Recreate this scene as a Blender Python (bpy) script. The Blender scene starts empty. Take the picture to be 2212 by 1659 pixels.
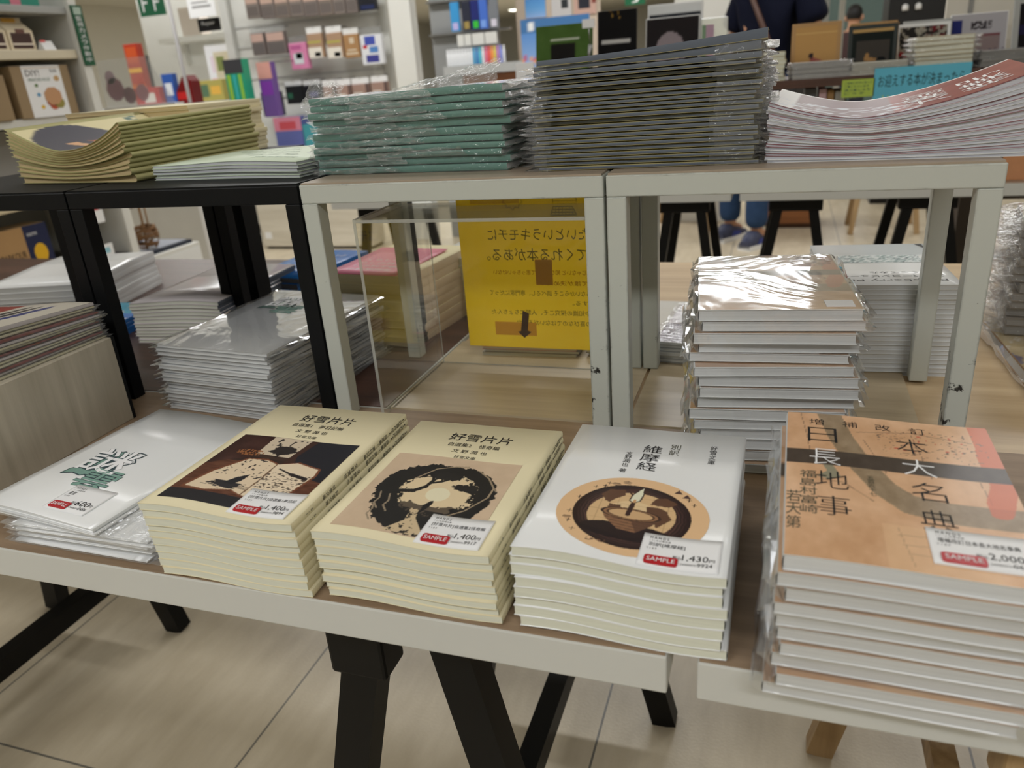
import bpy, bmesh, math, random
import numpy as np
from mathutils import Vector, Matrix

sc = bpy.context.scene
COL = sc.collection
R_ = math.radians

# ------------------------------------------------------------------ camera, world, lights, exposure
cam_d = bpy.data.cameras.new('camera')
cam = bpy.data.objects.new('camera', cam_d); COL.objects.link(cam)
YAW, PITCH, ROLL = 0.3488, 0.3896, 0.0807
def _cam_matrix():
    f = Vector((-math.sin(YAW)*math.cos(PITCH), math.cos(YAW)*math.cos(PITCH), -math.sin(PITCH)))
    r = Vector((math.cos(YAW), math.sin(YAW), 0)); d = f.cross(r)
    c, s = math.cos(ROLL), math.sin(ROLL)
    r2 = c*r + s*d; d2 = -s*r + c*d
    m = Matrix((( r2.x, -d2.x, -f.x), (r2.y, -d2.y, -f.y), (r2.z, -d2.z, -f.z))).to_4x4()
    m.translation = Vector((0.1138, -0.4741, 1.1489)); return m
cam.matrix_world = _cam_matrix()
cam_d.sensor_fit = 'HORIZONTAL'; cam_d.sensor_width = 36.0
cam_d.lens = 36.0*1665.9/2212.0
cam_d.clip_start = 0.02
cam_d.dof.use_dof = True; cam_d.dof.focus_distance = 0.86; cam_d.dof.aperture_fstop = 6.0
sc.camera = cam

world = bpy.data.worlds.new('world'); sc.world = world; world.use_nodes = True
world.node_tree.nodes['Background'].inputs[0].default_value = (0.9, 0.95, 1.0, 1)
world.node_tree.nodes['Background'].inputs[1].default_value = 0.25
sc.view_settings.view_transform = 'Standard'; sc.view_settings.look = 'None'
sc.view_settings.gamma = 1.0; sc.view_settings.use_curve_mapping = False
sc.view_settings.exposure = -0.25
sc.cycles.transparent_max_bounces = 32
sc.cycles.max_bounces = 7; sc.cycles.diffuse_bounces = 4; sc.cycles.glossy_bounces = 3; sc.cycles.transmission_bounces = 6
sc.cycles.caustics_reflective = False; sc.cycles.caustics_refractive = False
sc.cycles.sample_clamp_indirect = 4.0
sc.cycles.use_denoising = True

CEIL = 2.75
def lamp(x, y, sx, sy, power, col=(0.985, 0.99, 1.0)):
    l = bpy.data.lights.new('ceiling_lamp', 'AREA'); l.shape = 'RECTANGLE'; l.size = sx; l.size_y = sy
    l.energy = power; l.color = col
    o = bpy.data.objects.new('ceiling_lamp', l); COL.objects.link(o); o.location = (x, y, CEIL-0.05)
for y, p, xs in ((-1.8, 34, (-3.6, -1.2, 1.2)), (1.0, 8, (-4.6, -2.4, -0.5, 1.6)), (3.6, 30, (-6.4, -4.6, -2.6, -0.6, 1.4)), (6.8, 36, (-6.4, -4.6, -2.4, -0.2, 1.8)), (10.5, 50, (-6.5, -2.5, 0.8)), (15.0, 60, (-6.5, -2.5)), (21.5, 70, (-7.0, -2.5))):
    for x in xs: lamp(x, y, 1.25, 0.30, p)

# ------------------------------------------------------------------ helpers
def lin(c):
    out = []
    for v in c[:3]:
        v = v/255.0
        out.append(v/12.92 if v <= 0.04045 else ((v+0.055)/1.055)**2.4)
    return (*out, 1.0)

class NT:
    def __init__(s, name):
        s.m = bpy.data.materials.new(name); s.m.use_nodes = True; s.t = s.m.node_tree; s.n = s.t.nodes; s.n.clear()
        s.out = s.n.new('ShaderNodeOutputMaterial')
    def new(s, typ, **kw):
        nd = s.n.new(typ)
        for k, v in kw.items():
            if isinstance(k, str) and hasattr(nd, k): setattr(nd, k, v)
        return nd
    def link(s, a, b): s.t.links.new(a, b)

def P(name, col, rough=0.55, spec=0.4, var=0.06, vscale=6.0, stretch=(1,1,1), bump=0.0, bscale=60.0, metal=0.0, coat=0.0):
    """principled surface with a little procedural tone variation"""
    k = NT(name); b = k.new('ShaderNodeBsdfPrincipled')
    tc = k.new('ShaderNodeTexCoord'); mp = k.new('ShaderNodeMapping'); mp.inputs['Scale'].default_value = stretch
    k.link(tc.outputs['Object'], mp.inputs[0])
    nz = k.new('ShaderNodeTexNoise'); nz.inputs['Scale'].default_value = vscale; nz.inputs['Detail'].default_value = 5
    k.link(mp.outputs[0], nz.inputs[0])
    mx = k.new('ShaderNodeMix', data_type='RGBA')
    c = lin(col)
    mx.inputs[6].default_value = tuple(max(0, v*(1-var)) for v in c[:3])+(1,)
    mx.inputs[7].default_value = tuple(min(1, v*(1+var)) for v in c[:3])+(1,)
    k.link(nz.outputs[0], mx.inputs[0]); k.link(mx.outputs[2], b.inputs['Base Color'])
    b.inputs['Roughness'].default_value = rough; b.inputs['Specular IOR Level'].default_value = spec
    b.inputs['Metallic'].default_value = metal; b.inputs['Coat Weight'].default_value = coat
    if bump:
        n2 = k.new('ShaderNodeTexNoise'); n2.inputs['Scale'].default_value = bscale; k.link(mp.outputs[0], n2.inputs[0])
        bp = k.new('ShaderNodeBump'); bp.inputs['Strength'].default_value = bump; bp.inputs['Distance'].default_value = 0.002
        k.link(n2.outputs[0], bp.inputs['Height']); k.link(bp.outputs[0], b.inputs['Normal'])
    k.link(b.outputs[0], k.out.inputs[0]); return k.m

def wood(name, c1, c2, axis='x', scale=14.0, rough=0.5, fine=1.0):
    k = NT(name); b = k.new('ShaderNodeBsdfPrincipled'); tc = k.new('ShaderNodeTexCoord'); mp = k.new('ShaderNodeMapping')
    mp.inputs['Scale'].default_value = {'x': (0.6, 9, 9), 'y': (9, 0.6, 9), 'z': (9, 9, 0.5)}[axis]
    k.link(tc.outputs['Object'], mp.inputs[0])
    n1 = k.new('ShaderNodeTexNoise'); n1.inputs['Scale'].default_value = scale; n1.inputs['Detail'].default_value = 8; n1.inputs['Roughness'].default_value = 0.65
    n2 = k.new('ShaderNodeTexNoise'); n2.inputs['Scale'].default_value = scale*0.22; n2.inputs['Detail'].default_value = 4; n2.inputs['Distortion'].default_value = 1.2
    k.link(mp.outputs[0], n1.inputs[0]); k.link(mp.outputs[0], n2.inputs[0])
    ad = k.new('ShaderNodeMath', operation='ADD'); ml = k.new('ShaderNodeMath', operation='MULTIPLY'); ml.inputs[1].default_value = 0.6*fine
    k.link(n1.outputs[0], ml.inputs[0]); k.link(ml.outputs[0], ad.inputs[0]); k.link(n2.outputs[0], ad.inputs[1])
    rp = k.new('ShaderNodeValToRGB'); rp.color_ramp.elements[0].position = 0.45; rp.color_ramp.elements[1].position = 1.05
    rp.color_ramp.elements[0].color = lin(c1); rp.color_ramp.elements[1].color = lin(c2)
    k.link(ad.outputs[0], rp.inputs[0]); k.link(rp.outputs[0], b.inputs['Base Color'])
    b.inputs['Roughness'].default_value = rough
    k.link(b.outputs[0], k.out.inputs[0]); return k.m

def paint_chipped(name, col, chip, amount=0.72, rough=0.42):
    k = NT(name); b = k.new('ShaderNodeBsdfPrincipled'); tc = k.new('ShaderNodeTexCoord')
    n1 = k.new('ShaderNodeTexNoise'); n1.inputs['Scale'].default_value = 34; n1.inputs['Detail'].default_value = 10; n1.inputs['Roughness'].default_value = 0.72
    n2 = k.new('ShaderNodeTexNoise'); n2.inputs['Scale'].default_value = 5.0; n2.inputs['Detail'].default_value = 2
    k.link(tc.outputs['Object'], n1.inputs[0]); k.link(tc.outputs['Object'], n2.inputs[0])
    bev = k.new('ShaderNodeBevel', samples=3); bev.inputs['Radius'].default_value = 0.004
    geo = k.new('ShaderNodeNewGeometry'); dt = k.new('ShaderNodeVectorMath', operation='DOT_PRODUCT')
    k.link(bev.outputs[0], dt.inputs[0]); k.link(geo.outputs['Normal'], dt.inputs[1])
    ed = k.new('ShaderNodeMath', operation='SUBTRACT'); ed.inputs[0].default_value = 1.0; k.link(dt.outputs['Value'], ed.inputs[1])
    e2 = k.new('ShaderNodeMath', operation='MULTIPLY'); e2.inputs[1].default_value = 0.55; k.link(ed.outputs[0], e2.inputs[0])
    a1 = k.new('ShaderNodeMath', operation='MULTIPLY_ADD'); a1.inputs[1].default_value = 0.5
    k.link(n2.outputs[0], a1.inputs[0]); k.link(n1.outputs[0], a1.inputs[2])
    a2 = k.new('ShaderNodeMath', operation='ADD'); k.link(a1.outputs[0], a2.inputs[0]); k.link(e2.outputs[0], a2.inputs[1])
    gt = k.new('ShaderNodeMapRange'); gt.inputs['From Min'].default_value = amount+0.26; gt.inputs['From Max'].default_value = amount+0.285
    k.link(a2.outputs[0], gt.inputs[0])
    mx = k.new('ShaderNodeMix', data_type='RGBA'); mx.inputs[6].default_value = lin(col); mx.inputs[7].default_value = lin(chip)
    k.link(gt.outputs[0], mx.inputs[0]); k.link(mx.outputs[2], b.inputs['Base Color']); b.inputs['Roughness'].default_value = rough
    k.link(b.outputs[0], k.out.inputs[0]); return k.m

def film(name, tint=(1,1,1), base=0.05, rough=0.07, haze=0.05, bump=0.35, bscale=45.0, fres=1.0):
    """thin clear plastic: mostly transparent, glossy by angle, wrinkled"""
    k = NT(name); tr = k.new('ShaderNodeBsdfTransparent'); tr.inputs[0].default_value = (*tint, 1)
    gl = k.new('ShaderNodeBsdfGlossy'); gl.inputs['Roughness'].default_value = rough; gl.inputs[0].default_value = (0.95, 0.97, 1, 1)
    d1 = k.new('ShaderNodeBsdfDiffuse'); d1.inputs[0].default_value = (0.92, 0.93, 0.93, 1); d2 = k.new('ShaderNodeBsdfTranslucent'); d2.inputs[0].default_value = (0.95, 0.96, 0.96, 1)
    df = k.new('ShaderNodeMixShader'); df.inputs[0].default_value = 0.5; k.link(d1.outputs[0], df.inputs[1]); k.link(d2.outputs[0], df.inputs[2])
    fr = k.new('ShaderNodeLayerWeight'); fr.inputs[0].default_value = 0.5
    pw = k.new('ShaderNodeMath', operation='POWER'); pw.inputs[1].default_value = 4.0; k.link(fr.outputs['Facing'], pw.inputs[0])
    if bump:
        tc = k.new('ShaderNodeTexCoord'); nz = k.new('ShaderNodeTexNoise'); nz.inputs['Scale'].default_value = bscale; nz.inputs['Detail'].default_value = 3; nz.inputs['Distortion'].default_value = 1.5
        k.link(tc.outputs['Object'], nz.inputs[0]); bp = k.new('ShaderNodeBump'); bp.inputs['Strength'].default_value = bump; bp.inputs['Distance'].default_value = 0.01
        k.link(nz.outputs[0], bp.inputs['Height']); k.link(bp.outputs[0], gl.inputs['Normal'])
    ma = k.new('ShaderNodeMath', operation='MULTIPLY_ADD'); ma.inputs[1].default_value = fres; ma.inputs[2].default_value = base; ma.use_clamp = True
    k.link(pw.outputs[0], ma.inputs[0])
    m1 = k.new('ShaderNodeMixShader'); m1.inputs[0].default_value = haze; k.link(tr.outputs[0], m1.inputs[1]); k.link(df.outputs[0], m1.inputs[2])
    m2 = k.new('ShaderNodeMixShader'); k.link(ma.outputs[0], m2.inputs[0]); k.link(m1.outputs[0], m2.inputs[1]); k.link(gl.outputs[0], m2.inputs[2])
    k.link(m2.outputs[0], k.out.inputs[0]); return k.m

def emit(name, col, strength):
    k = NT(name); e = k.new('ShaderNodeEmission'); e.inputs[0].default_value = lin(col); e.inputs[1].default_value = strength
    k.link(e.outputs[0], k.out.inputs[0]); return k.m

def print_mat(name, rough=0.45, spec=0.4):
    k = NT(name); b = k.new('ShaderNodeBsdfPrincipled'); a = k.new('ShaderNodeAttribute'); a.attribute_name = 'Col'
    k.link(a.outputs['Color'], b.inputs['Base Color']); b.inputs['Roughness'].default_value = rough; b.inputs['Specular IOR Level'].default_value = spec
    k.link(b.outputs[0], k.out.inputs[0]); return k.m

def pages_mat(name, col, dark=0.82, lines=900.0, rough=0.8):
    """paper block: fine lines of page edges along the thickness"""
    k = NT(name); b = k.new('ShaderNodeBsdfPrincipled'); tc = k.new('ShaderNodeTexCoord'); mp = k.new('ShaderNodeMapping')
    mp.inputs['Scale'].default_value = (4, 4, lines); k.link(tc.outputs['Object'], mp.inputs[0])
    nz = k.new('ShaderNodeTexNoise'); nz.inputs['Scale'].default_value = 1.0; nz.inputs['Detail'].default_value = 3; k.link(mp.outputs[0], nz.inputs[0])
    mx = k.new('ShaderNodeMix', data_type='RGBA'); c = lin(col)
    mx.inputs[6].default_value = tuple(v*dark for v in c[:3])+(1,); mx.inputs[7].default_value = c
    rm = k.new('ShaderNodeMapRange'); rm.inputs['From Min'].default_value = 0.35; rm.inputs['From Max'].default_value = 0.6
    k.link(nz.outputs[0], rm.inputs[0]); k.link(rm.outputs[0], mx.inputs[0]); k.link(mx.outputs[2], b.inputs['Base Color'])
    b.inputs['Roughness'].default_value = rough; b.inputs['Specular IOR Level'].default_value = 0.2
    k.link(b.outputs[0], k.out.inputs[0]); return k.m

def tag(o, label=None, cat=None, group=None, kind=None):
    if label: o['label'] = label
    if cat: o['category'] = cat
    if group: o['group'] = group
    if kind: o['kind'] = kind
    return o
def empty(name, loc, rz=0.0, rx=0.0, ry=0.0):
    o = bpy.data.objects.new(name, None); COL.objects.link(o); o.location = loc; o.rotation_euler = (rx, ry, rz)
    o.empty_display_size = 0.02; return o
def thing(name, label, cat, loc=(0,0,0), rz=0.0, group=None, rx=0.0, ry=0.0):
    return tag(empty(name, loc, rz, rx, ry), label, cat, group)

class MB:
    def __init__(s): s.bm = bmesh.new(); s.mats = []
    def mi(s, m):
        if m not in s.mats: s.mats.append(m)
        return s.mats.index(m)
    def box(s, x0, y0, z0, x1, y1, z1, m, rot=None):
        mi = s.mi(m)
        vs = [s.bm.verts.new(p) for p in ((x0,y0,z0),(x1,y0,z0),(x1,y1,z0),(x0,y1,z0),(x0,y0,z1),(x1,y0,z1),(x1,y1,z1),(x0,y1,z1))]
        if rot is not None:
            for v in vs: v.co = rot @ v.co
        for f in ((3,2,1,0),(4,5,6,7),(0,1,5,4),(1,2,6,5),(2,3,7,6),(3,0,4,7)):
            s.bm.faces.new([vs[i] for i in f]).material_index = mi
        return vs
    def bar(s, a, b, w, d, m, up=(0,0,1)):
        """rectangular bar from a to b: w across, d along the cross of axis and w"""
        a = Vector(a); b = Vector(b); ax = (b-a).normalized(); u = Vector(up)
        sx = ax.cross(u); sx = sx.normalized() if sx.length > 1e-6 else Vector((1,0,0)); sy = sx.cross(ax).normalized(); mi = s.mi(m)
        vs = [s.bm.verts.new(p+sx*i*w/2+sy*j*d/2) for p in (a, b) for i, j in ((-1,-1),(1,-1),(1,1),(-1,1))]
        for f in ((3,2,1,0),(4,5,6,7),(0,1,5,4),(1,2,6,5),(2,3,7,6),(3,0,4,7)):
            s.bm.faces.new([vs[i] for i in f]).material_index = mi
    def tube(s, pts, r, m, n=8, caps=True):
        mi = s.mi(m); rings = []
        pts = [Vector(p) for p in pts]; rr = r if isinstance(r, (list, tuple)) else [r]*len(pts)
        for i, p in enumerate(pts):
            t = (pts[min(i+1, len(pts)-1)]-pts[max(i-1, 0)]).normalized()
            u = t.orthogonal().normalized() if i == 0 else (s._u - t*s._u.dot(t)).normalized()
            s._u = u; w = t.cross(u)
            rings.append([s.bm.verts.new(p+(u*math.cos(2*math.pi*k/n)+w*math.sin(2*math.pi*k/n))*rr[i]) for k in range(n)])
        for a, b in zip(rings, rings[1:]):
            for k in range(n):
                f = s.bm.faces.new((a[k], a[(k+1)%n], b[(k+1)%n], b[k])); f.material_index = mi; f.smooth = True
        if caps:
            s.bm.faces.new(rings[0][::-1]).material_index = mi; s.bm.faces.new(rings[-1]).material_index = mi
    def lathe(s, prof, m, n=24, at=(0,0,0)):
        mi = s.mi(m); rings = []
        for r, z in prof:
            rings.append([s.bm.verts.new((at[0]+r*math.cos(2*math.pi*k/n), at[1]+r*math.sin(2*math.pi*k/n), at[2]+z)) for k in range(n)])
        for a, b in zip(rings, rings[1:]):
            for k in range(n):
                f = s.bm.faces.new((a[k], a[(k+1)%n], b[(k+1)%n], b[k])); f.material_index = mi; f.smooth = True
        s.bm.faces.new(rings[0][::-1]).material_index = mi; s.bm.faces.new(rings[-1]).material_index = mi
    def slab(s, xs, ys, fl, fh, m, m_top=None, smooth=True, jit=None):
        mi = s.mi(m); mt = s.mi(m_top) if m_top else mi
        top = [[s.bm.verts.new((x, y, fh(x, y))) for y in ys] for x in xs]
        bot = [[s.bm.verts.new((x, y, fl(x, y))) for y in ys] for x in xs]
        nx, ny = len(xs), len(ys)
        if jit: jit(top, bot, xs, ys)
        for i in range(nx-1):
            for j in range(ny-1):
                f = s.bm.faces.new((top[i][j], top[i+1][j], top[i+1][j+1], top[i][j+1])); f.material_index = mt; f.smooth = smooth
                f = s.bm.faces.new((bot[i][j+1], bot[i+1][j+1], bot[i+1][j], bot[i][j])); f.material_index = mi; f.smooth = smooth
        for i in range(nx-1):
            s.bm.faces.new((bot[i][0], bot[i+1][0], top[i+1][0], top[i][0])).material_index = mi
            s.bm.faces.new((bot[i+1][-1], bot[i][-1], top[i][-1], top[i+1][-1])).material_index = mi
        for j in range(ny-1):
            s.bm.faces.new((bot[0][j+1], bot[0][j], top[0][j], top[0][j+1])).material_index = mi
            s.bm.faces.new((bot[-1][j], bot[-1][j+1], top[-1][j+1], top[-1][j])).material_index = mi
        return top, bot
    def prism(s, poly, y0, y1, m, m_side=None):
        """polygon in x,z extruded along y"""
        mi = s.mi(m); ms = s.mi(m_side) if m_side else mi
        a = [s.bm.verts.new((x, y0, z)) for x, z in poly]; b = [s.bm.verts.new((x, y1, z)) for x, z in poly]
        s.bm.faces.new(a).material_index = mi; s.bm.faces.new(b[::-1]).material_index = mi
        n = len(poly)
        for i in range(n): s.bm.faces.new((a[(i+1)%n], a[i], b[i], b[(i+1)%n])).material_index = ms
    def bevel(s, w, seg=2):
        bmesh.ops.bevel(s.bm, geom=list(s.bm.edges), offset=w, segments=seg, affect='EDGES', profile=0.5)
    def raw(s, verts, faces, m, fn=None):
        mi = s.mi(m); vs = [s.bm.verts.new(fn(*v) if fn else v) for v in verts]
        for f in faces:
            try: s.bm.faces.new([vs[i] for i in f]).material_index = mi
            except ValueError: pass
    def text(s, string, box, m, fn, mirror=False, fit=True, off=0.0):
        """letters fitted into box=(x0,y0,x1,y1); fn maps (x,y) to 3-D. fit=False keeps the aspect, anchored at the box's left"""
        V, F, (a0, b0, a1, b1) = glyphs(string, off)
        if not V: return
        x0, y0, x1, y1 = box; sy = (y1-y0)/(b1-b0); sx = (x1-x0)/(a1-a0) if fit else sy
        def f2(u, v):
            uu = (u-a0)*sx
            if mirror: uu = (x1-x0)-uu
            return fn(x0+uu, y0+(v-b0)*sy)
        s.raw([(v[0], v[1]) for v in V], F, m, f2)
    def build(s, name, parent=None, mat=None, bevel=0.0, smooth=False):
        if bevel: s.bevel(bevel)
        bmesh.ops.recalc_face_normals(s.bm, faces=s.bm.faces) if bevel else None
        me = bpy.data.meshes.new(name); s.bm.to_mesh(me); s.bm.free()
        for m in ([mat] if mat else s.mats): me.materials.append(m)
        if smooth:
            for p in me.polygons: p.use_smooth = True
        o = bpy.data.objects.new(name, me); COL.objects.link(o)
        if parent: o.parent = parent
        return o

_gcache = {}
_tc = bpy.data.curves.new('glyph_source', 'FONT'); _to = bpy.data.objects.new('glyph_source', _tc); COL.objects.link(_to)
_tc.resolution_u = 2
def glyphs(string, off=0.0):
    string, key = string, (string, off)
    if key in _gcache: return _gcache[key]
    _tc.body = string; _tc.offset = off; _to.data.update_tag(); bpy.context.view_layer.update()
    me = bpy.data.meshes.new_from_object(_to.evaluated_get(bpy.context.evaluated_depsgraph_get()))
    V = [(v.co.x, v.co.y) for v in me.vertices]; F = [tuple(p.vertices) for p in me.polygons]
    bpy.data.meshes.remove(me)
    bb = (min(v[0] for v in V), min(v[1] for v in V), max(v[0] for v in V), max(v[1] for v in V)) if V else (0,0,1,1)
    _gcache[key] = (V, F, bb); return _gcache[key]

ORD = ['topmost','second','third','fourth','fifth','sixth','seventh','eighth','ninth','tenth','eleventh','twelfth','thirteenth','fourteenth','fifteenth','sixteenth','seventeenth','eighteenth','nineteenth','twentieth','twenty-first','twenty-second','twenty-third','twenty-fourth','twenty-fifth','twenty-sixth']
def place_word(i, n):
    p = n-1-i
    if p == 0: return 'topmost'
    if i == 0: return 'bottom'
    return ORD[p]
def from_top(i, n, noun, where):
    w = place_word(i, n)
    if w in ('topmost', 'bottom'): return f'{w} {noun} {where}'
    return f'{w} {noun} from the top {where}'

def lspace(a, b, n): return [a+(b-a)*i/(n-1) for i in range(n)]

# ------------------------------------------------------------------ printed pictures (colour per point of a fine grid)
def vnoise(u, v, s, seed=0):
    rs = np.random.RandomState(seed); g = rs.rand(64, 64)
    x = (u*s) % 63; y = (v*s) % 63; i = x.astype(int); j = y.astype(int); fx = x-i; fy = y-j
    fx = fx*fx*(3-2*fx); fy = fy*fy*(3-2*fy)
    return (g[i,j]*(1-fx)+g[i+1,j]*fx)*(1-fy)+(g[i,j+1]*(1-fx)+g[i+1,j+1]*fx)*fy
def fbm(u, v, s, seed=0):
    return 0.5*vnoise(u,v,s,seed)+0.27*vnoise(u,v,s*2.1,seed+1)+0.15*vnoise(u,v,s*4.3,seed+2)+0.08*vnoise(u,v,s*8.7,seed+3)
def inpoly(u, v, pts):
    r = np.zeros(u.shape, bool); n = len(pts)
    for k in range(n):
        x0, y0 = pts[k]; x1, y1 = pts[(k+1) % n]
        if y0 == y1: continue
        c = ((y0 > v) != (y1 > v)) & (u < (x1-x0)*(v-y0)/(y1-y0)+x0); r ^= c
    return r
def nearline(u, v, pts, w):
    r = np.zeros(u.shape, bool)
    for k, ((x0, y0), (x1, y1)) in enumerate(zip(pts, pts[1:])):
        ww = w if not isinstance(w, (list, tuple)) else w[0]+(w[1]-w[0])*k/max(1, len(pts)-2)
        dx, dy = x1-x0, y1-y0; t = np.clip(((u-x0)*dx+(v-y0)*dy)/(dx*dx+dy*dy+1e-12), 0, 1)
        r |= ((u-x0-t*dx)**2+(v-y0-t*dy)**2) < ww*ww
    return r
def put(c, mask, col, a=1.0):
    c[mask] = c[mask]*(1-a)+np.array(col, float)*a
def art_mesh(name, parent, x0, y0, x1, y1, nx, ny, func, surf, m, inside=None):
    us, vs = np.meshgrid(np.linspace(0,1,nx), np.linspace(0,1,ny), indexing='ij')
    c = func(us, vs).reshape(-1, 3)/255.0
    c = np.where(c <= 0.04045, c/12.92, ((np.clip(c,0,1)+0.055)/1.055)**2.4)
    X = (x0+us*(x1-x0)).ravel(); Y = (y0+vs*(y1-y0)).ravel()
    V = [surf(a, b) for a, b in zip(X, Y)]
    idx = np.arange(nx*ny).reshape(nx, ny)
    F = np.stack([idx[:-1,:-1], idx[1:,:-1], idx[1:,1:], idx[:-1,1:]], -1).reshape(-1, 4)
    if inside is not None:
        ok = inside(us, vs).ravel(); F = F[ok[F].all(1)]
    me = bpy.data.meshes.new(name); me.from_pydata(V, [], F.tolist())
    at = me.color_attributes.new('Col', 'FLOAT_COLOR', 'POINT')
    at.data.foreach_set('color', np.concatenate([c, np.ones((len(c), 1))], 1).astype(np.float32).ravel())
    me.materials.append(m); o = bpy.data.objects.new(name, me); COL.objects.link(o)
    if parent: o.parent = parent
    return o

# ------------------------------------------------------------------ books
def make_book(name, label, cat, group, loc, rz, W, D, fl, fh, cover, pages, spine='R', ct=0.0005, inset=0.0012, wrap=None,
              wrap_ends='x', nx=12, ny=4, bulge=0.0, rnd=None, spine_mat=None, crumple=0.009, spine_lo=0.0, wrap_caps=None):
    root = thing(name, label, cat, loc, rz, group)
    e = 0.0007 if wrap else 0.0
    L = lambda x, y: fl(x, y)+e
    H = lambda x, y: fh(x, y)-e
    xs = lspace(-W/2, W/2, nx); ys = lspace(-D/2, D/2, ny)
    c = MB()
    c.slab(xs, ys, lambda x, y: H(x, y)-ct, H, cover)
    c.slab(xs, ys, L, lambda x, y: L(x, y)+ct, cover)
    sm = spine_mat or cover; mi = c.mi(sm)
    # spine: a bowed strip along one side
    if spine in 'RL':
        sg = 1 if spine == 'R' else -1; line = [(sg*W/2, y) for y in ys]; out = Vector((sg, 0, 0))
    else:
        sg = -1 if spine == 'F' else 1; line = [(x, sg*D/2) for x in xs]; out = Vector((0, sg, 0))
    rows = []
    b = max(bulge, ct)
    for (x, y) in line:
        z0, z1 = L(x, y)+spine_lo, H(x, y); row = []
        for t in (0, 0.18, 0.5, 0.82, 1.0):
            o = b*math.sin(math.pi*t)**0.6 if 0 < t < 1 else 0
            row.append(c.bm.verts.new(Vector((x, y, z0+(z1-z0)*t))+out*o))
        rows.append(row)
    for a, d in zip(rows, rows[1:]):
        for k in range(4):
            f = c.bm.faces.new((a[k], a[k+1], d[k+1], d[k])); f.material_index = mi; f.smooth = True
    c.build('cover', root)
    i4 = [inset]*4
    if spine == 'R': i4[1] = 0.0001
    if spine == 'L': i4[0] = 0.0001
    if spine == 'F': i4[2] = 0.0001
    if spine == 'B': i4[3] = 0.0001
    p = MB(); g = ct+0.00005
    p.slab(lspace(-W/2+i4[0], W/2-i4[1], nx), lspace(-D/2+i4[2], D/2-i4[3], ny), lambda x, y: L(x, y)+g, lambda x, y: H(x, y)-g, pages)
    p.build('pages', root)
    if wrap:
        r = rnd or random
        w = MB(); o = 0.0016; E1, E2 = 0.004, crumple
        if wrap_ends == 'x':
            wx = [-W/2-E2, -W/2-E1, -W/2-0.0008]+lspace(-W/2, W/2, max(4, nx-4))[1:-1]+[W/2+0.0008, W/2+E1, W/2+E2]; wy = lspace(-D/2-o, D/2+o, 9)
        else:
            wx = lspace(-W/2-o, W/2+o, 9); wy = [-D/2-E2, -D/2-E1, -D/2-0.0008]+lspace(-D/2, D/2, 5)[1:-1]+[D/2+0.0008, D/2+E1, D/2+E2]
        cl = lambda v, m: max(-m, min(m, v))
        FL = lambda x, y: fl(cl(x, W/2), cl(y, D/2))
        FH = lambda x, y: fh(cl(x, W/2), cl(y, D/2))-0.00015
        def jit(top, bot, xs_, ys_):
            for i, x in enumerate(xs_):
                for j, y in enumerate(ys_):
                    ov = (abs(x)-W/2) if wrap_ends == 'x' else (abs(y)-D/2)
                    if ov > 0.002:
                        lo, hi = bot[i][j].co.z, top[i][j].co.z; mid = (lo+hi)/2+(hi-lo)*r.uniform(-0.4, 0.4)
                        k = 0.5 if ov < 0.5*(E1+E2) else 0.06
                        d = r.uniform(-0.003, 0.0035)
                        for vv, s_ in ((top[i][j], 1), (bot[i][j], -1)):
                            vv.co.z = max(lo+1e-4, min(hi-1e-4, mid+s_*(hi-lo)*0.5*k*r.uniform(0.6, 1.2)))
                            if wrap_ends == 'x': vv.co.x += math.copysign(d, x)
                            else: vv.co.y += math.copysign(d, y)
        if wrap_caps:
            w.slab([x for x in wx if x < 0][:3]+[-W/2+0.012, -W/2+wrap_caps[0]], wy, FL, FH, wrap, smooth=False, jit=jit)
            w.build('plastic_wrap', root); w = MB(); w.slab([W/2-wrap_caps[1], W/2-0.02]+[x for x in wx if x > 0][-3:], wy, FL, FH, wrap, smooth=False, jit=jit)
        else: w.slab(wx, wy, FL, FH, wrap, smooth=False, jit=jit)
        w.build('plastic_wrap', root)
    return root

def make_stack(name, noun, where, cat, group, n, cx, cy, z0, rz, W, D, T, cover, pages, seed=1, wave=None, A=(0.0, 0.0), H=None,
               jit=0.002, jr=0.5, drift=(0, 0), spine='R', wrap=None, wrap_top=True, wraps=None, top_label=None, gap=0.0002, covers=None, **kw):
    rnd = random.Random(seed); wt = [rnd.uniform(0.88, 1.12) for _ in range(n)]; tot = sum(wt); fr = [sum(wt[:i])/tot for i in range(n+1)]
    if H is None:
        wv = wave or (lambda x, y: 0.0)
        H = lambda f, x, y: f*n*T+(A[0]+(A[1]-A[0])*f)*wv(x, y)
    out = []
    for i in range(n):
        a, b = fr[i], fr[i+1]
        px = cx+drift[0]*(1-(i+1)/n)+rnd.uniform(-jit, jit); py = cy+drift[1]*(1-(i+1)/n)+rnd.uniform(-jit, jit)
        if i == n-1: px, py = cx, cy
        fl = lambda x, y, a=a: H(a, x, y)
        fh = lambda x, y, b=b: H(b, x, y)-gap
        lab = from_top(i, n, noun, where)
        if i == n-1 and top_label: lab = top_label
        wr = wrap if (wrap and (wrap_top or i < n-1)) else None
        cv = covers[i % len(covers)] if covers else cover
        r = make_book(name, lab, cat, group, (px, py, z0), rz+R_(rnd.uniform(-jr, jr) if i < n-1 else 0), W, D, fl, fh, cv, pages, spine=spine, wrap=wr, rnd=rnd, **kw)
        out.append((r, fl, fh))
    return out
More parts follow.
